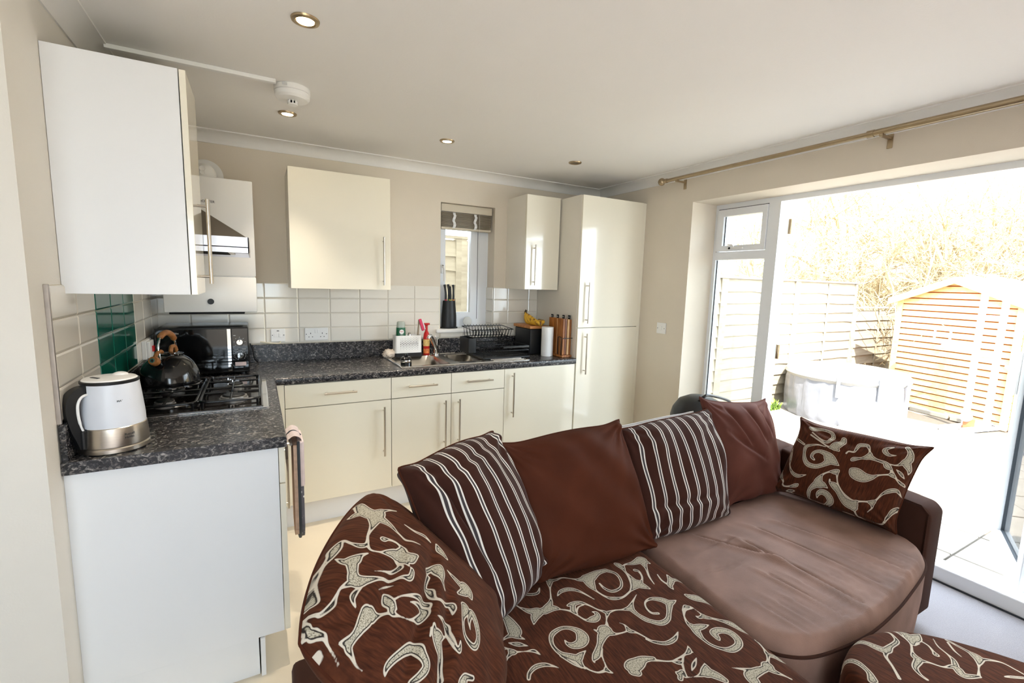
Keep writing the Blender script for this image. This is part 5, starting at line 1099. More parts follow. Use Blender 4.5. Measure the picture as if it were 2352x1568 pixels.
def cushion_surface(corners, thick, n, bow, wr, seed, folds, puff, rnd, back=0.75, ear=0.05):
    """front and rear point grids of a soft cushion; corners TL,TR,BR,BL"""
    TL, TR, BR, BL = [np.array(c, float) for c in corners]
    s = np.linspace(0, 1, n); S, T = np.meshgrid(s, s); U, Vv = 2*S-1, 2*T-1
    rn = random.Random(seed)
    bx = bow*(1-np.abs(Vv)**7)*(np.abs(U)**3); by = bow*(1-np.abs(U)**7)*(np.abs(Vv)**3)
    ph = [rn.uniform(0, 6.28) for _ in range(4)]
    bx = bx+0.012*np.sin(Vv*3.3+ph[0])*np.abs(U)**3; by = by+0.012*np.sin(U*3.1+ph[1])*np.abs(Vv)**3
    Us, Vs = U*(1-bx)*np.sqrt(1-rnd*Vv**2/2), Vv*(1-by)*np.sqrt(1-rnd*U**2/2); s2, t2 = ((Us+1)/2)[..., None], ((Vs+1)/2)[..., None]
    ek = 1+ear*np.exp(-((1-np.abs(U))**2+(1-np.abs(Vv))**2)/0.035)
    s2, t2 = ((Us*ek+1)/2)[..., None], ((Vs*ek+1)/2)[..., None]
    P = (BL*(1-s2)+BR*s2)*(1-t2)+(TL*(1-s2)+TR*s2)*t2
    N = np.cross(BR-BL, TL-BL); N /= np.linalg.norm(N)
    prof = (np.clip(1-np.abs(U)**2.6, 0, 1)*np.clip(1-np.abs(Vv)**2.6, 0, 1))**puff
    prof = prof+0.20*ear/0.05*np.exp(-((0.93-np.abs(U))**2+(0.93-np.abs(Vv))**2)/0.006)*np.clip((1-np.abs(U))/0.06, 0, 1)*np.clip((1-np.abs(Vv))/0.06, 0, 1)
    prof = prof*(1+0.10*np.sin(U*2.2+ph[2])*np.sin(Vv*1.9+ph[3])-0.10*Vv)
    W = np.zeros_like(U)
    for k in range(9):
        a = rn.uniform(0, math.pi); fr = rn.uniform(4, 11); p_ = rn.uniform(0, 6.28); W += np.sin((U*math.cos(a)+Vv*math.sin(a))*fr+p_+1.2*np.sin(U*2.1+k)+1.1*np.sin(Vv*2.7+k*2))*rn.uniform(0.3, 1)
    edge = 0.25+0.75*np.maximum(np.abs(U), np.abs(Vv))**2
    for cx, cy in ((-1, -1), (1, -1), (1, 1), (-1, 1)):     # creases fanning out of the corners
        ang = np.arctan2(Vv-cy, U-cx); rad = np.hypot(U-cx, Vv-cy); W += 2.6*np.sin(ang*15+cx*2+cy)*np.exp(-rad*1.9)*np.clip(rad*3, 0, 1)
    D = thick*prof + wr*W*0.35*edge*np.sqrt(np.clip(prof, 0, None))
    for (a, b, amp, wd) in folds:                            # fold lines a->b in (u,v)
        a, b = np.array(a), np.array(b); ab = b-a; tt = np.clip(((U-a[0])*ab[0]+(Vv-a[1])*ab[1])/(ab@ab), 0, 1)
        dd = ((U-a[0])*ab[1]-(Vv-a[1])*ab[0])/math.sqrt(ab@ab); dl = np.hypot(U-a[0]-ab[0]*tt, Vv-a[1]-ab[1]*tt)
        D += amp*(np.exp(-(dl/wd)**2)*np.tanh(dd/wd*1.5)*0.8-0.9*np.exp(-(dl/(wd*0.5))**2))*np.sin(np.pi*np.clip(tt, 0.03, 0.97))**0.5
    return S, T, P, P+N*D[..., None], P-N*(thick*back*prof)[..., None]
CUSHION_A = dict(ear=0.045, corners=[(2.985, -2.12, .815), (3.01, -2.63, .825), (2.895, -2.59, .455), (2.825, -2.10, .455)], thick=0.095, bow=0.05, rnd=0.04, seed=51, wr=0.012, puff=0.42,
                 folds=[((-0.6, 0.75), (0.2, 0.55), 0.014, 0.12), ((-0.1, 0.9), (0.0, 0.45), 0.012, 0.10)])
CUSHION_B = dict(ear=0.0, corners=[(.525, -2.50, .755), (.775, -2.05, .885), (1.165, -2.20, .42), (.93, -2.68, .41)], thick=0.125, bow=0.0, rnd=0.58, seed=4, wr=0.014, puff=0.42,
                 folds=[((-0.9, 0.1), (0.3, 0.15), 0.022, 0.10), ((-0.8, 0.5), (0.2, 0.45), 0.014, 0.09), ((-0.95, -0.25), (-0.1, -0.05), 0.02, 0.10)])

# ================================================================== scroll motif: distance field on regular grids
def motif_field(strokes, x0, y0, dx, nx, ny, far=0.02):
    F = np.full((ny, nx), far, np.float32)
    for s in strokes:
        L = sum(math.dist(s[i][:2], s[i+1][:2]) for i in range(len(s)-1))
        pts = smooth_path(s, max(4, int(L/0.0022/max(1, len(s)-1)))) if len(s) > 2 else [np.array(s[0])*(1-t)+np.array(s[-1])*t for t in np.linspace(0, 1, max(8, int(L/0.002)))]
        for p in pts:
            px, py, r = p; r = max(0.0012, r); R = r+far
            i0, i1 = max(0, int((px-R-x0)/dx)), min(nx, int((px+R-x0)/dx)+2); j0, j1 = max(0, int((py-R-y0)/dx)), min(ny, int((py+R-y0)/dx)+2)
            if i0 >= i1 or j0 >= j1: continue
            X = x0+dx*np.arange(i0, i1)-px; Y = y0+dx*np.arange(j0, j1)-py
            d = np.sqrt(X[None, :]**2+Y[:, None]**2)-r
            F[j0:j1, i0:i1] = np.minimum(F[j0:j1, i0:i1], d)
    return F
def sample(F, x0, y0, dx, X, Y, far=0.02):
    ny, nx = F.shape; u = (X-x0)/dx; v = (Y-y0)/dx
    ok = (u >= 0) & (v >= 0) & (u <= nx-1.001) & (v <= ny-1.001)
    u = np.clip(u, 0, nx-1.001); v = np.clip(v, 0, ny-1.001); i = u.astype(int); j = v.astype(int); a = u-i; b = v-j
    r = F[j, i]*(1-a)*(1-b)+F[j, i+1]*a*(1-b)+F[j+1, i]*(1-a)*b+F[j+1, i+1]*a*b
    return np.where(ok, r, far)
def np_mesh(name, V, Fq, m, parent, st=None, motif=None):
    me = bpy.data.meshes.new(name); V = np.asarray(V, float)
    if parent is not None:
        R = ROOTS.get(root_of(parent).name)
        if R is not None:
            Ri = np.array(R.inverted()); V = V @ Ri[:3, :3].T + Ri[:3, 3]
    me.from_pydata(V.tolist(), [], Fq.tolist() if hasattr(Fq, 'tolist') else Fq); me.update()
    me.materials.append(m); me.shade_smooth()
    if st is not None:
        a = me.attributes.new('st', 'FLOAT_VECTOR', 'POINT'); S3 = np.zeros((len(V), 3), np.float32); S3[:, :2] = st; a.data.foreach_set('vector', S3.ravel())
    if motif is not None:
        a = me.attributes.new('motif', 'FLOAT', 'POINT'); a.data.foreach_set('value', np.asarray(motif, np.float32))
    o = bpy.data.objects.new(name, me); COL.objects.link(o)
    if parent is not None: o.parent = parent
    return o
def grid_faces(nx, ny, flip=False, off=0):
    i, j = np.meshgrid(np.arange(nx-1), np.arange(ny-1)); a = (j*nx+i).ravel()+off
    q = np.stack([a, a+1, a+1+nx, a+nx], 1); return q[:, ::-1] if flip else q

def cushion(name, label, cat, corners, w, h, thick, m, n=70, strokes=None, bow=0.07, wr=0.006, seed=1, folds=(), group=None, puff=0.5, part='cover', rnd=0.0, ear=0.028):
    """soft square cushion; st = metric coordinates on the front"""
    base = (np.array(corners[2])+np.array(corners[3]))/2; t = thing(name, label, cat, tuple(base), 0, group)
    S, T, P, front, rear = cushion_surface(corners, thick, n, bow, wr, seed, folds, puff, rnd, ear=ear)
    V = np.concatenate([front.reshape(-1, 3), rear.reshape(-1, 3)]); Fq = np.concatenate([grid_faces(n, n), grid_faces(n, n, True, n*n)])
    X, Y = S*w, T*h; st = np.stack([np.concatenate([X.ravel(), X.ravel()]), np.concatenate([Y.ravel(), Y.ravel()])], 1); mo = None
    if strokes is not None:
        dx = 0.0025; F = motif_field(strokes, -0.05, -0.05, dx, int((w+0.1)/dx), int((h+0.1)/dx))
        f = sample(F, -0.05, -0.05, dx, X.ravel(), Y.ravel()); mo = np.concatenate([f, np.full(n*n, 0.02)])
    o = np_mesh(part, V, Fq, m, t, st, mo)
    # piped seam round the edge
    idx = [(0, i) for i in range(n)]+[(i, n-1) for i in range(1, n)]+[(n-1, i) for i in range(n-2, -1, -1)]+[(i, 0) for i in range(n-2, 0, -1)]
    pts = [tuple(P[j, i]) for j, i in idx][::2]
    np_ = G().tube(pts, 0.0035, 6, True); obj('seam', np_, m if strokes is None and m is not M['stripe'] else M['velvet'], t, smooth=True)
    return t

# ---- sofa
t = thing('sofa', 'brown corner sofa with one patterned chaise seat and one plain seat', 'sofa', (1.85, -2.3, 0.0))
obj('back_frame', G().rbox(0.89, 3.10, -2.03, -1.865, 0.09, 0.64, 0.035, 4), M['brown_suede'], t, smooth=True, angle=60)
# right arm: top slopes down to the front
def arm(x0, x1, y0, y1, z0, zf, zb):
    pr = [(y0, z0), (y0, zf-0.03), (y0+0.03, zf), (y1, zb), (y1, z0)]
    bm = bmesh.new(); g = G().prism(pr, 'x', x0, x1); vv = [bm.verts.new(p) for p in g.v]
    for f in g.f: bm.faces.new([vv[i] for i in f])
    bmesh.ops.bevel(bm, geom=bm.edges[:], offset=0.018, segments=3, affect='EDGES', profile=0.5, clamp_overlap=True); bm.verts.index_update()
    r = G().add([v.co[:] for v in bm.verts], [[v.index for v in f.verts] for f in bm.faces]); bm.free(); return r
obj('arm', arm(2.985, 3.125, -2.675, -1.87, 0.07, 0.575, 0.635), M['brown_suede'], t, smooth=True, angle=60)
obj('arm_seam', G().tube([(2.983, -2.668, 0.09), (2.983, -2.668, 0.55), (2.985, -2.64, 0.577), (2.985, -2.2, 0.605)], 0.003, 6), M['brown_suede'], t)
obj('arm', arm(0.565, 0.755, -3.05, -2.27, 0.07, 0.54, 0.54), M['brown_suede'], t, smooth=True, angle=60)
for (x, y) in ((0.65, -2.95), (0.95, -1.95), (3.05, -1.93), (3.05, -2.60), (1.75, -1.95), (1.75, -2.95)):
    obj('foot', G().cyl((x, y, 0.004), (x, y, 0.085), 0.022, 14, 0.03), M['steel'], t, smooth=True)
# plain seat: rounded outline, domed top with creases
outl = [(1.872, -2.06), (1.868, -2.2), (1.845, -2.40), (1.828, -2.56), (1.838, -2.65), (1.880, -2.725), (1.98, -2.775), (2.20, -2.80), (2.42, -2.79), (2.62, -2.765), (2.80, -2.735), (2.90, -2.70), (2.955, -2.65), (2.975, -2.58), (2.978, -2.3), (2.978, -2.06)]
oc = np.array(smooth_path(outl, 12)); bk = oc[-1]+(oc[0]-oc[-1])*np.linspace(0, 1, 40)[1:, None]; oc = np.concatenate([oc, bk]); cx, cy = 2.42, -2.40
na = len(oc); rings = 70; ZT = 0.428
V = []; rr_ = np.linspace(0.0, 1.0, rings)
creases = [((2.11, -2.21), (2.26, -2.475), 0.009, 0.016), ((2.25, -2.34), (2.28, -2.74), 0.010, 0.018), ((2.54, -2.32), (2.65, -2.72), 0.009, 0.016), ((2.40, -2.30), (2.46, -2.72), 0.008, 0.016), ((2.13, -2.52), (2.16, -2.75), 0.006, 0.012),
           ((1.87, -2.37), (2.08, -2.42), 0.003, 0.008), ((1.90, -2.28), (2.2, -2.30), 0.003, 0.008)] + [((x, -2.60-0.02*(k % 3)), (x+0.02, -2.77), 0.0035, 0.009) for k, x in enumerate((1.96, 2.02, 2.08, 2.20, 2.34, 2.40, 2.52, 2.57, 2.70, 2.76))]
for k, q_ in enumerate(rr_):
    P2 = np.stack([cx+(oc[:, 0]-cx)*q_, cy+(oc[:, 1]-cy)*q_], 1)
    e = (1-q_); z = ZT+0.018*(1-q_**2)-0.045*max(0, 1-e/0.07)**2
    zz = np.full(na, z)
    for (a, b, amp, wd) in creases:
        a_, b_ = np.array(a), np.array(b); ab = b_-a_; tt = np.clip(((P2-a_)@ab)/(ab@ab), 0, 1); C = a_+tt[:, None]*ab; d = np.hypot(*(P2-C).T)
        sg = ((P2[:, 0]-a_[0])*ab[1]-(P2[:, 1]-a_[1])*ab[0])/math.hypot(*ab)
        zz += amp*1.3*(0.9*np.exp(-((sg-wd)/wd)**2)*(d < 0.12)*np.exp(-(np.maximum(0, d-np.abs(sg))/0.05)**2)-1.2*np.exp(-(d/(wd*0.6))**2))*min(1, e/0.03)
    V.append(np.column_stack([P2, zz]))
V.append(np.column_stack([oc+(oc-[cx, cy])*0.008, np.full(na, 0.355)])); V.append(np.column_stack([oc+(oc-[cx, cy])*0.008, np.full(na, 0.25)])); V.append(np.column_stack([oc-(oc-[cx, cy])*0.012, np.full(na, 0.09)]))
nr = len(V); V = np.concatenate(V); i, j = np.meshgrid(np.arange(na-1), np.arange(nr-1)); a = (j*na+i).ravel()
Fq = np.stack([a, a+1, a+1+na, a+na], 1)
np_mesh('seat', V, Fq, M['brown_seat'], t)
obj('seat_piping', G().tube([(p[0]+(p[0]-cx)*0.004, p[1]+(p[1]-cy)*0.004, ZT-0.047) for p in oc], 0.005, 8), M['brown_suede'], t, smooth=True)
# patterned chaise seat
x0, x1, y0, y1, dx = 0.74, 1.852, -3.02, -2.03, 0.0028
nx, ny = int((x1-x0)/dx)+1, int((y1-y0)/dx)+1
X, Y = np.meshgrid(np.linspace(x0, x1, nx), np.linspace(y0, y1, ny))
# the right-hand edge bows a little
Xb = X-0.035*np.clip((Y+2.12)/(-0.7), 0, 1.4)**1.3*((X-x0)/(x1-x0))**3
ex = np.minimum(Xb-x0, (x1-0.035*np.clip((Y+2.12)/(-0.7), 0, 1.4)**1.3)-Xb); ey = np.minimum(Y-y0, 0.3)
e = np.minimum(ex, ey); rd = 0.045
Z = 0.432+0.012*np.sin(np.pi*(X-x0)/(x1-x0))*np.sin(np.pi*np.clip((Y-y0)/(y1-y0), 0, 1))-np.where(e < rd, rd-np.sqrt(np.clip(rd**2-(rd-np.clip(e, 0, rd))**2, 0, None)), 0)
F = motif_field(STROKES_SEAT, x0-0.05, y0-0.05, 0.0025, int((x1-x0+0.1)/0.0025), int((y1-y0+0.1)/0.0025))
mo = sample(F, x0-0.05, y0-0.05, 0.0025, Xb.ravel(), Y.ravel())
V = np.stack([Xb.ravel(), Y.ravel(), Z.ravel()], 1); Fq = grid_faces(nx, ny)
idx = np.concatenate([np.arange(nx), (np.arange(1, ny)*nx+nx-1), ((ny-1)*nx+np.arange(nx-2, -1, -1)), (np.arange(ny-2, 0, -1)*nx)])
low = V[idx].copy(); low[:, 2] = 0.09; o0 = len(V); m_ = len(idx); k = np.arange(m_); k2 = (k+1) % m_
Fs = np.stack([idx[k2], idx[k], o0+k, o0+k2], 1)
V = np.concatenate([V, low]); Fq = np.concatenate([Fq, Fs]); mo = np.concatenate([mo, np.full(m_, 0.02)]); st = V[:, :2]
np_mesh('chaise_seat', V, Fq, M['motif'], t, st, mo)

# ---- loose cushions
cushion('cushion', 'large scroll-patterned cushion leaning on the left arm, nearest the camera', 'cushion', w=.55, h=.56, m=M['motif'], n=230, strokes=STROKES_CUSHION_B, **CUSHION_B)
cushion('cushion', 'striped cushion standing between the big patterned and the plain brown cushion', 'cushion', [(0.865, -2.13, 0.93), (1.255, -1.98, 0.945), (1.365, -2.14, 0.48), (1.05, -2.31, 0.40)], .44, .46, 0.135, M['stripe'], 130, bow=0.0, rnd=0.24, ear=0.05, seed=11, wr=0.016, puff=0.45,
        folds=[((-0.75, 0.9), (-0.55, -0.3), 0.02, 0.10), ((-0.5, 0.75), (0.5, 0.85), 0.012, 0.09)])
cushion('cushion', 'large plain chocolate brown cushion in the middle of the sofa', 'cushion', [(1.270, -1.985, 0.895), (1.842, -1.985, 0.912), (1.925, -2.155, 0.40), (1.340, -2.155, 0.42)], .56, .52, 0.105, M['velvet'], 130, bow=0.03, rnd=0.12, ear=0.045, seed=21, wr=0.020, puff=0.45)
cushion('cushion', 'striped cushion between the two plain brown cushions', 'cushion', [(1.835, -2.0, 0.880), (2.395, -2.0, 0.910), (2.425, -2.14, 0.420), (1.870, -2.14, 0.425)], .50, .46, 0.10, M['stripe'], 110, bow=0.02, rnd=0.22, seed=31, wr=0.012, puff=0.45,
        folds=[((-0.9, -0.42), (0.4, -0.45), 0.012, 0.12)])
cushion('cushion', 'faded plain brown cushion nearest the patio doors', 'cushion', [(2.37, -1.97, 0.950), (2.885, -1.97, 0.890), (2.915, -2.08, 0.41), (2.44, -2.08, 0.425)], .5, .48, 0.09, M['velvet_dull'], 110, bow=0.06, rnd=0.04, seed=41, wr=0.014, puff=0.45,
        folds=[((-0.55, 0.85), (-0.05, 0.1), 0.022, 0.10), ((0.0, 0.85), (0.35, 0.2), 0.018, 0.09), ((-0.7, 0.4), (0.2, -0.15), 0.016, 0.10), ((0.5, 0.9), (0.6, 0.3), 0.012, 0.09)])
cushion('cushion', 'small scroll-patterned cushion leaning on the right arm by the patio', 'cushion', w=.56, h=.40, m=M['motif'], n=190, strokes=STROKES_CUSHION_A, **CUSHION_A)
cushion('pillow', 'white pillow tucked behind the striped cushion in the middle', 'pillow', [(1.80, -1.965, 0.875), (2.33, -1.965, 0.885), (2.32, -2.04, 0.47), (1.82, -2.04, 0.47)], .5, .4, 0.03, M['white_cloth'], 50, bow=0.0, rnd=0.06, seed=61, wr=0.004)

# ---- footstool in the foreground
t = thing('footstool', 'rounded scroll-patterned footstool in front of the plain seat', 'footstool', (2.35, -3.2, 0.0))
fo = [(1.955, -2.855), (2.04, -2.817), (2.15, -2.81), (2.25, -2.84), (2.34, -2.91), (2.43, -3.04), (2.49, -3.18), (2.50, -3.32), (2.44, -3.45), (2.32, -3.53), (2.15, -3.54), (2.0, -3.47), (1.92, -3.34), (1.90, -3.15), (1.915, -2.95)]
oc = np.array(smooth_path(fo, 60, True)); cx, cy = oc.mean(0); na = len(oc); V = []; rings = 110
for q_ in np.linspace(0.002, 1, rings):
    P2 = np.stack([cx+(oc[:, 0]-cx)*q_, cy+(oc[:, 1]-cy)*q_], 1); e = (1-q_)*0.33; rd = 0.04
    z = 0.425+0.012*(1-q_**2)-((rd-math.sqrt(max(0, rd*rd-(rd-min(e, rd))**2))) if e < rd else 0); V.append(np.column_stack([P2, np.full(na, z)]))
for z, k in ((0.30, 0.01), (0.15, 0.0), (0.06, -0.02)): V.append(np.column_stack([oc+(oc-[cx, cy])*k, np.full(na, z)]))
nr = len(V); V = np.concatenate(V)
# subdivide round: finer outline for the motif
i, j = np.meshgrid(np.arange(na), np.arange(nr-1)); i2 = (i+1) % na
Fq = np.stack([(j*na+i).ravel(), (j*na+i2).ravel(), ((j+1)*na+i2).ravel(), ((j+1)*na+i).ravel()], 1)
F = motif_field(STROKES_POUFFE, 1.8, -3.6, 0.0025, 300, 340)
mo = sample(F, 1.8, -3.6, 0.0025, V[:, 0], V[:, 1]); mo[V[:, 2] < 0.31] = 0.02
np_mesh('cover', V, Fq, M['motif'], t, V[:, :2], mo)
for (x, y) in ((2.0, -2.95), (2.38, -3.1), (2.38, -3.4), (2.03, -3.4)): obj('foot', G().cyl((x, y, 0.004), (x, y, 0.065), 0.02, 12), M['black_matt'], t)

# ---- bin behind the sofa
t = thing('pedal_bin', 'black domed bin with a carrying bar behind the sofa', 'bin', (3.02, -1.47, 0.0))
obj('body', G().lathe([(0.15, 0.004), (0.155, 0.02), (0.165, 0.60), (0.168, 0.62)], (3.0, -1.47, 0), 36), M['black_matt'], t, smooth=True)
obj('lid', G().lathe([(0.170, 0.62), (0.172, 0.65), (0.160, 0.70), (0.125, 0.755), (0.07, 0.782), (0.001, 0.788)], (3.0, -1.47, 0), 36), M['black_matt'], t, smooth=True)
obj('carry_bar', G().tube(smooth_path([(2.93, -1.52, 0.765), (2.95, -1.54, 0.80), (3.0, -1.545, 0.806), (3.15, -1.56, 0.765), (3.185, -1.56, 0.73), (3.18, -1.54, 0.66)], 6), 0.009, 10), M['black_satin'], t, smooth=True)

# ================================================================== the garden
GZ = -0.12
SHED = {'p': (8.614, -0.283), 'ang': math.atan2(-0.9733, -0.2296), 'w': 1.38, 'eave': 1.525, 'apex': 1.79}
RACK = [(8.0, -1.335), (8.08, -1.50)]
struct('ground', G().box(3.66, 30, -14, 16, GZ-0.2, GZ-0.04).box(-6, 3.66, 0.36, 16, GZ-0.2, GZ-0.04).box(-6, 3.66, -30, -6.25, GZ-0.2, GZ-0.04), mat('gravel_ground', rgb(176, 166, 146), 0.95, var=0.1, vscale=14, bump=0.3, bscale=60))
patio = struct('patio', G().box(3.66, 8.3, -5.5, 0.28, GZ-0.039, GZ-0.012), mat('patio_mortar', rgb(84, 78, 70), 0.95, var=0.1, vscale=30))
m_slab = mat('stone_slab', rgb(142, 136, 127), 0.85, var=0.10, vscale=5, bump=0.35, bscale=14)
SM = {}
random.seed(5)
def slab(x0, x1, y0, y1):
    k = (round(x1-x0, 3), round(y1-y0, 3))
    if k not in SM:
        g = G().rbox(-k[0]/2+0.006, k[0]/2-0.006, -k[1]/2+0.006, k[1]/2-0.006, -0.03, 0.0, 0.004, 1); me = bpy.data.meshes.new('slab'); me.from_pydata(g.v, [], g.f); me.update(); me.materials.append(m_slab); SM[k] = me
    o = bpy.data.objects.new('slab', SM[k]); COL.objects.link(o); o.parent = patio; o.location = ((x0+x1)/2, (y0+y1)/2, GZ+random.uniform(-0.002, 0.002))
xs = [3.67, 4.24] + [4.69+0.45*i for i in range(8)]
ys = [0.27, -0.62, -1.22, -1.82, -2.42, -3.02, -3.62, -4.22, -4.82, -5.42]
for i in range(len(xs)-1):
    for j in range(len(ys)-1): slab(xs[i], xs[i+1], ys[j+1], ys[j])

# ---- overlap fence panels
BM = {}
def board_mesh(L, kind, m):
    key = (round(L, 3), kind, m.name)
    if key in BM: return BM[key]
    rn = random.Random(kind*13+5); n = 6; g = G(); vs = []
    for i in range(n+1):
        x = L*i/n; w = rn.uniform(-0.010, 0.010)
        vs += [(x, 0.012, 0.165), (x, 0.004, 0.165), (x, -0.018, 0.0+w), (x, -0.006, 0.0+w)]
    fs = []
    for i in range(n):
        for k in range(4): fs.append((i*4+k, i*4+(k+1) % 4, i*4+4+(k+1) % 4, i*4+4+k))
    fs += [(3, 2, 1, 0), tuple(n*4+k for k in range(4))]
    g.add(vs, fs); me = bpy.data.meshes.new('board'); me.from_pydata(g.v, [], g.f); me.update(); me.materials.append(m); BM[key] = me; return me
def fence(label, p0, p1, z0, z1, m, group=None):
    p0, p1 = Vector((*p0, 0)), Vector((*p1, 0)); d = p1-p0; L = d.length; a = math.atan2(d.y, d.x)
    t = thing('fence_panel', label, 'fence', (p0.x, p0.y, z0), a, group)
    n = int((z1-z0)/0.14)
    for k in range(n):
        o = bpy.data.objects.new('board', board_mesh(L-0.06, k % 4, m)); COL.objects.link(o); o.parent = t; o.location = (0.03, 0, k*0.14+0.02)
    for x in (0.03, L-0.03): obj('post', G().box(x-0.03, x+0.03, -0.02, 0.06, -0.02, z1-z0+0.02), m, t, local=True)
    obj('batten', G().box(L/2-0.02, L/2+0.02, -0.022, -0.012, 0.02, z1-z0-0.02), m, t, local=True)
    obj('capping', G().box(0, L, -0.03, 0.05, z1-z0, z1-z0+0.025), m, t, local=True)
    return t
FY_ = 0.32
fence('larch overlap fence panel seen through the side light, nearest the house', (3.95, FY_), (5.55, FY_), GZ, 1.60, M['fence'], 'garden fence panels')
fence('larch overlap fence panel behind the open left door leaf', (5.55, FY_), (7.1, FY_), GZ, 1.60, M['fence'], 'garden fence panels')
fence('larch overlap fence panel behind the hot tub', (7.1, FY_), (8.7, FY_), GZ, 1.60, M['fence'], 'garden fence panels')
fence('lower larch fence panel at the far corner beside the shed', (8.7, FY_), (10.3, FY_), GZ, 1.22, M['fence'], 'garden fence panels')
fence('larch alley fence panel outside the sink window, left half', (0.7, 1.05), (2.38, 1.05), GZ, 1.90, M['fence'], 'alley fence panels')
fence('larch alley fence panel outside the sink window, right half', (2.38, 1.05), (4.1, 1.05), GZ, 1.90, M['fence'], 'alley fence panels')

# ---- shed
SA = SHED
t = thing('garden_shed', 'orange shiplap garden shed with a pitched roof', 'shed', (SA['p'][0], SA['p'][1], GZ), SA['ang'])
SWd, SE, SP, SD = SA['w'], SA['eave'], SA['apex'], 1.0
# local: x along the front, y backwards (left-handed to the house), z up
obj('frame', G().prism([(0.02, 0), (SWd-0.02, 0), (SWd-0.02, SE-0.02), (SWd/2, SP-0.03), (0.02, SE-0.02)], 'y', 0.012, SD), mat('shed_gap_wood', rgb(150, 78, 26), 0.9, var=0.1), t, local=True)
nb = 21; ph = SP/nb
for k in range(nb):
    za, zb = k*ph+0.010, (k+1)*ph-0.006
    def span(z):
        if z <= SE: return 0.0, SWd
        f = (z-SE)/(SP-SE); return f*SWd/2, SWd-f*SWd/2
    a0, a1 = span(za); b0, b1 = span(zb)
    if a1-a0 < 0.1: continue
    g = G().add([(a0, -0.016, za), (a1, -0.016, za), (b1, -0.004, zb), (b0, -0.004, zb), (a0, 0.011, za), (a1, 0.011, za), (b1, 0.011, zb), (b0, 0.011, zb)], [(0, 1, 2, 3), (7, 6, 5, 4), (0, 4, 5, 1), (1, 5, 6, 2), (2, 6, 7, 3), (3, 7, 4, 0)])
    obj('board', g, M['shed'], t, local=True)
for x in (0.03, SWd-0.03): obj('corner_trim', G().box(x-0.035, x+0.035, -0.03, -0.012, 0, SE), M['shed'], t, local=True)
m_roof = mat('roof_felt', rgb(150, 146, 140), 0.95, var=0.1, vscale=40)
for s in (-1, 1):
    xe = -0.09 if s < 0 else SWd+0.09; sl = (SP-SE)/(SWd/2); ze = SE-0.09*sl
    pr = [(xe, ze), (SWd/2, SP+0.0), (SWd/2, SP+0.035), (xe, ze+0.035)]
    obj('roof_half', G().prism(pr, 'y', -0.10, SD+0.08), m_roof, t, local=True)
    obj('barge_board', G().prism([(xe, ze-0.06), (SWd/2, SP-0.05), (SWd/2, SP+0.0), (xe, ze-0.0)], 'y', -0.10, -0.075), M['shed'], t, local=True)

# ---- hot tub
TC = Vector((7.17, -0.37, GZ)); TR_, TH = 0.635, 0.62
t = thing('hot_tub', 'round inflatable hot tub with a silver grey wrap beside the fence', 'hot tub', TC)
m_wrap = mat('silver_wrap', rgb(128, 131, 140), 0.3, 0.25, var=0.12, vscale=4, bump=0.6, bscale=9)
g = G(); n = 96; prof = [(1.0, 0.0), (1.02, 0.05), (1.03, 0.25), (1.02, 0.45), (1.0, 0.52)]; vs = []
for r, z in prof:
    for i in range(n):
        a = 2*math.pi*i/n; k = 1+0.012*math.sin(a*23+z*6)+0.008*math.sin(a*41); vs.append((TC.x+TR_*r*k*math.cos(a), TC.y+TR_*r*k*math.sin(a), GZ+z))
fs = []
for j in range(len(prof)-1): fs += [(j*n+i, j*n+(i+1) % n, (j+1)*n+(i+1) % n, (j+1)*n+i) for i in range(n)]
obj('wrap', g.add(vs, fs), m_wrap, t, smooth=True, angle=60)
obj('rim', G().lathe([(TR_*0.8, 0.50), (TR_*1.0, 0.49), (TR_*1.06, 0.535), (TR_*1.04, 0.575), (TR_*0.85, 0.58)], TC, 64), mat('tub_rim', rgb(150, 149, 147), 0.5), t, smooth=True)
obj('cover', G().lathe([(TR_*1.02, 0.58), (TR_*1.0, 0.605), (TR_*0.8, 0.625), (TR_*0.3, 0.64), (0.001, 0.642)], TC, 64), mat('tub_cover', rgb(178, 176, 173), 0.5, var=0.03), t, smooth=True)
for a in (200, 235, 270):
    ca, sa = math.cos(math.radians(a)), math.sin(math.radians(a)); obj('strap', G().rbox(-0.012, 0.012, -0.02, 0.02, 0.34, 0.60, 0.003).xf(Matrix.Translation(TC+Vector((ca, sa, 0))*TR_*1.06) @ Matrix.Rotation(math.radians(a), 4, 'Z')), mat('tub_strap', rgb(120, 122, 128), 0.6), t)

# ---- white exercise frame in front of the shed
RP = RACK
t = thing('exercise_frame', 'white tubular exercise frame with grey pad in front of the shed', 'exercise frame', (RP[0][0], RP[0][1], GZ))
m_wt = mat('white_powder_coat', rgb(240, 240, 240), 0.35)
lft = Vector((0.23, 0.973, 0))       # along the shed front, to the left
bwd = Vector((-0.973, 0.23, 0))      # towards the house
ups = []
for (x, y) in RP:
    b = Vector((x, y, GZ)); H = 1.80
    pts = smooth_path([b, b+Vector((0, 0, 0.6)), b+Vector((0, 0, 1.2)), b+Vector((0, 0, H-0.12)), b+lft*0.05+Vector((0, 0, H-0.03)), b+lft*0.20+Vector((0, 0, H+0.01))], 5)
    obj('upright', G().tube(pts, 0.033, 10), m_wt, t, smooth=True); ups.append(b)
mid = (ups[0]+ups[1])/2
obj('cross_bar', G().tube([ups[0]+Vector((0, 0, 0.9)), ups[1]+Vector((0, 0, 0.9))], 0.025, 10).tube([ups[0]+Vector((0, 0, 1.35)), ups[1]+Vector((0, 0, 1.35))], 0.02, 10), m_wt, t, smooth=True)
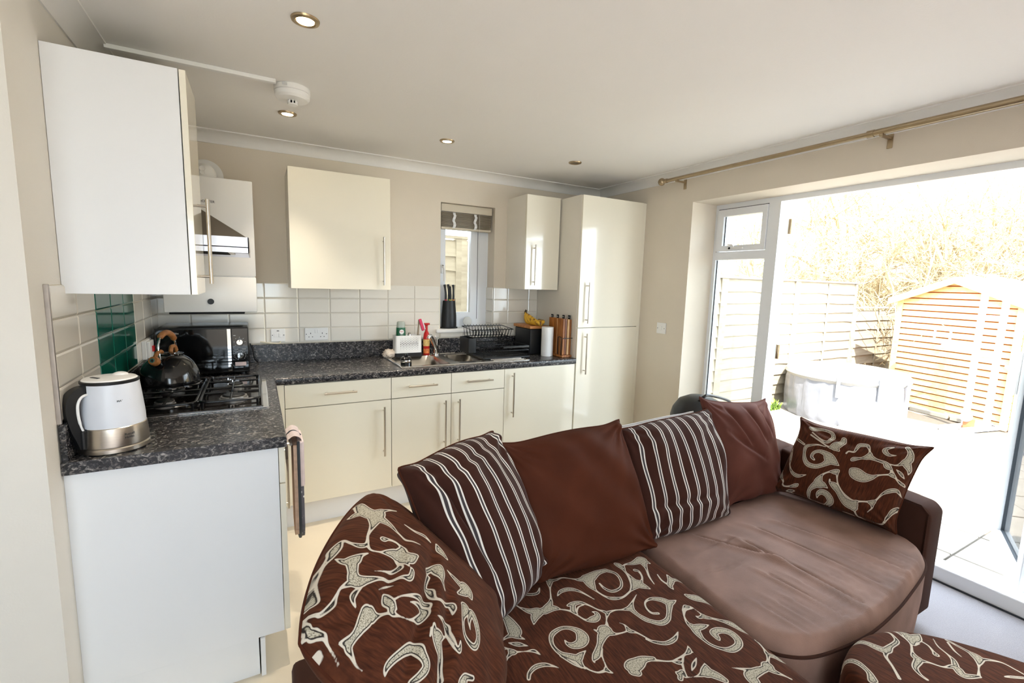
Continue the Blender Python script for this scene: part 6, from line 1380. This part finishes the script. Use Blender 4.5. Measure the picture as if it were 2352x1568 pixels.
obj('foot_bar', G().rbox(-0.24, 0.40, -0.03, 0.03, 0, 0.05, 0.006).xf(Matrix.Translation(ups[0]+Vector((0, 0, 0.0))) @ Matrix.Rotation(math.atan2(bwd.y, bwd.x), 4, 'Z')), m_wt, t)
obj('foot_bar', G().rbox(-0.24, 0.40, -0.03, 0.03, 0, 0.05, 0.006).xf(Matrix.Translation(ups[1]+Vector((0, 0, 0.0))) @ Matrix.Rotation(math.atan2(bwd.y, bwd.x), 4, 'Z')), m_wt, t)
obj('arm', G().tube([ups[0]+Vector((0, 0, 0.98)), ups[0]+lft*0.45+Vector((0, 0, 1.0))], 0.018, 8).tube([ups[0]+lft*0.28+Vector((0, 0, 1.0)), ups[0]+lft*0.28+Vector((0, 0, 1.18))], 0.012, 8).tube([ups[0]+lft*0.45+Vector((0, 0, 0.98)), ups[0]+lft*0.45+Vector((0, 0, 1.17))], 0.012, 8), m_wt, t, smooth=True)
obj('pad', G().rbox(-0.16, 0.16, -0.06, 0.06, 0, 0.05, 0.015).xf(Matrix.Translation(ups[0]+lft*0.18+Vector((0, 0, 0.93))) @ Matrix.Rotation(math.atan2(lft.y, lft.x), 4, 'Z')), mat('grey_pad', rgb(150, 152, 160), 0.5), t)
obj('wheel', G().lathe([(0.02, -0.02), (0.055, -0.018), (0.055, 0.018), (0.02, 0.02)], mid+bwd*0.18+Vector((0, 0, 0.16)), 20, 'x'), mat('grey_wheel', rgb(130, 134, 140), 0.4), t, smooth=True)
o = obj('brick_block', G().rbox(-0.045, 0.045, -0.05, 0.05, 0, 0.14, 0.004).xf(Matrix.Translation(mid+bwd*0.12+Vector((0, 0, GZ-mid.z+0.0))) @ Matrix.Rotation(0.3, 4, 'Z')), mat('terracotta', rgb(170, 96, 62), 0.85)); tag(o, 'small terracotta block on the ground by the exercise frame', 'block')
# edging boards along the shed foot
for k in range(3):
    p = Vector((SA['p'][0], SA['p'][1], GZ))-lft*(0.15+0.48*k)+bwd*0.12
    o = obj('edging_board', G().rbox(-0.22, 0.22, -0.03, 0.03, 0, 0.05, 0.005).xf(Matrix.Translation(p) @ Matrix.Rotation(math.atan2(lft.y, lft.x)+0.05*(k-1), 4, 'Z')), mat('weathered_grey_%d' % k, rgb(150, 144, 134), 0.9, var=0.1)); tag(o, ('weathered grey board at the left end of the shed foot', 'weathered grey board in the middle of the shed foot', 'weathered grey board at the right end of the shed foot')[k], 'board', 'boards at the shed foot')
# tuft of weeds at the fence foot by the tub
g = G(); random.seed(9)
for k in range(60):
    a = random.uniform(0, 6.28); l = random.uniform(0.05, 0.14); x, y = 6.55+random.uniform(-0.10, 0.10), 0.16+random.uniform(-0.05, 0.05)
    p0 = Vector((x, y, GZ)); p2 = p0+Vector((math.cos(a)*l*0.7, math.sin(a)*l*0.7, l)); w = Vector((-math.sin(a), math.cos(a), 0))*0.008
    g.add([p0-w, p0+w, (p0+p2)/2+w*1.3+Vector((0, 0, 0.02)), p2, (p0+p2)/2-w*1.3+Vector((0, 0, 0.02))], [(0, 1, 2, 3, 4)])
o = obj('weeds', g, mat('weed_green', rgb(92, 120, 40), 0.8, var=0.3, vscale=30)); tag(o, 'tuft of green weeds at the foot of the fence beside the hot tub', 'weeds'); o['kind'] = 'stuff'

# ---- bare winter trees and brush beyond the fence
def tree_meshes(seed, H):
    rn = random.Random(seed); parts = {'trunk': G(), 'branches': G(), 'twigs': G()}
    def grow(p, d, l, r, lev):
        n = 4 if lev < 3 else 3; pts = [p]; dd = d.copy()
        for i in range(n):
            dd = (dd+Vector((rn.gauss(0, 0.16), rn.gauss(0, 0.16), rn.gauss(0.03, 0.10)))).normalized(); pts.append(pts[-1]+dd*l/n)
        key = 'trunk' if lev == 0 else ('branches' if lev <= 2 else 'twigs')
        parts[key].tube(pts, [r*(1-0.5*i/n) for i in range(n+1)], 6 if lev == 0 else (4 if lev < 3 else 3))
        if lev >= 4: return
        m = (6, 5, 5, 4)[lev]
        for k in range(m):
            f = rn.uniform(0.25, 1.0); i = min(n-1, int(f*n)); q = pts[i].lerp(pts[i+1], f*n-i)
            nd = (dd*0.6+Vector((rn.gauss(0, 0.6), rn.gauss(0, 0.6), rn.gauss(0.15, 0.5)))).normalized()
            grow(q, nd, l*rn.uniform(0.5, 0.72), r*0.5, lev+1)
    for s in range(2): grow(Vector((rn.gauss(0, 0.15), rn.gauss(0, 0.15), 0)), Vector((rn.gauss(0, 0.12), rn.gauss(0, 0.12), 1)).normalized(), H*0.5, 0.045, 0)
    out = {}
    for k, g in parts.items():
        me = bpy.data.meshes.new(k); me.from_pydata(g.v, [], g.f); me.update(); me.materials.append(M['bark']); out[k] = me
    return out
protos = [tree_meshes(s, h) for s, h in ((1, 4.2), (2, 3.4), (3, 4.8))]
spots = [(9.6, 1.6), (10.4, 0.9), (11.0, 2.4), (11.6, 0.2), (11.0, -0.9), (12.4, 1.6), (12.6, -0.4), (11.4, -2.0), (12.8, -1.8), (11.8, -3.2), (13.4, -3.0), (9.8, 3.0), (12.6, -4.6), (10.9, -1.7), (13.6, 0.6), (10.2, 0.2), (10.6, 1.5), (11.6, -0.6)]
tl = ['bare tree just left of the garden, beyond the fence', 'bare tree behind the hot tub', 'tall bare tree behind the hot tub, further back', 'bare tree behind the shed gable, left', 'bare tree rising over the shed roof', 'bare tree in the second row behind the hot tub', 'bare tree in the second row behind the shed', 'bare tree behind the right half of the shed', 'bare tree in the second row right of the shed', 'bare tree at the right edge of the garden view', 'bare tree in the far right background', 'bare tree seen over the fence through the vent window', 'bare tree at the far right, deepest in the brush', 'bare shrub close behind the shed ridge', 'bare tree deep in the middle of the brush', 'bare tree close behind the lower fence panel', 'bare tree rising above the tall fence panels', 'bare tree between the hot tub and the shed, behind the fence']
random.seed(21)
for (x, y), lb in zip(spots, tl):
    pr = protos[random.randrange(3)]; z = GZ+0.25*max(0, x-9.3)*0.5
    t = thing('bare_tree', lb, 'tree', (x, y, z), 0, 'bare trees beyond the fence'); t.rotation_euler = (0, 0, random.uniform(0, 6.28)); s = random.uniform(0.95, 1.3); t.scale = (s, s, s)
    for k, me in pr.items(): o = bpy.data.objects.new({'trunk': 'trunk', 'branches': 'branches', 'twigs': 'twigs'}[k], me); COL.objects.link(o); o.parent = t
bank = struct('bank', G().add([(9.2, -9, GZ-0.05), (9.2, 9, GZ-0.05), (13, 9, 0.7), (13, -9, 0.7), (20, 9, 2.2), (20, -9, 2.2)], [(0, 3, 2, 1), (3, 5, 4, 2)]), mat('dry_bank', rgb(150, 136, 100), 0.95, var=0.2, vscale=5, bump=0.5, bscale=20))
g = G(); random.seed(33)
for k in range(2600):
    x, y = random.uniform(9.4, 13.5), random.uniform(-5, 3.6); z = GZ+0.12*max(0, x-9.2)*1.6
    a = random.uniform(0, 6.28); l = random.uniform(0.5, 1.7); d = Vector((math.cos(a)*0.7, math.sin(a)*0.7, random.uniform(0.3, 1.2))).normalized(); sd_ = Vector((-d.y, d.x, random.uniform(-0.6, 0.2)))*random.uniform(-0.5, 0.5)
    p = Vector((x, y, z+random.uniform(0, 0.9))); pts = [p, p+d*l*0.4+sd_*l*0.15, p+d*l*0.75+sd_*l*0.45, p+d*l+sd_*l*0.9-Vector((0, 0, 0.15*l))]
    g.tube(pts, [0.009, 0.007, 0.005, 0.002], 3)
o = obj('brushwood', g, M['bark'], kind='stuff'); tag(o, 'tangle of dry bare brushwood on the bank beyond the fence', 'brushwood')
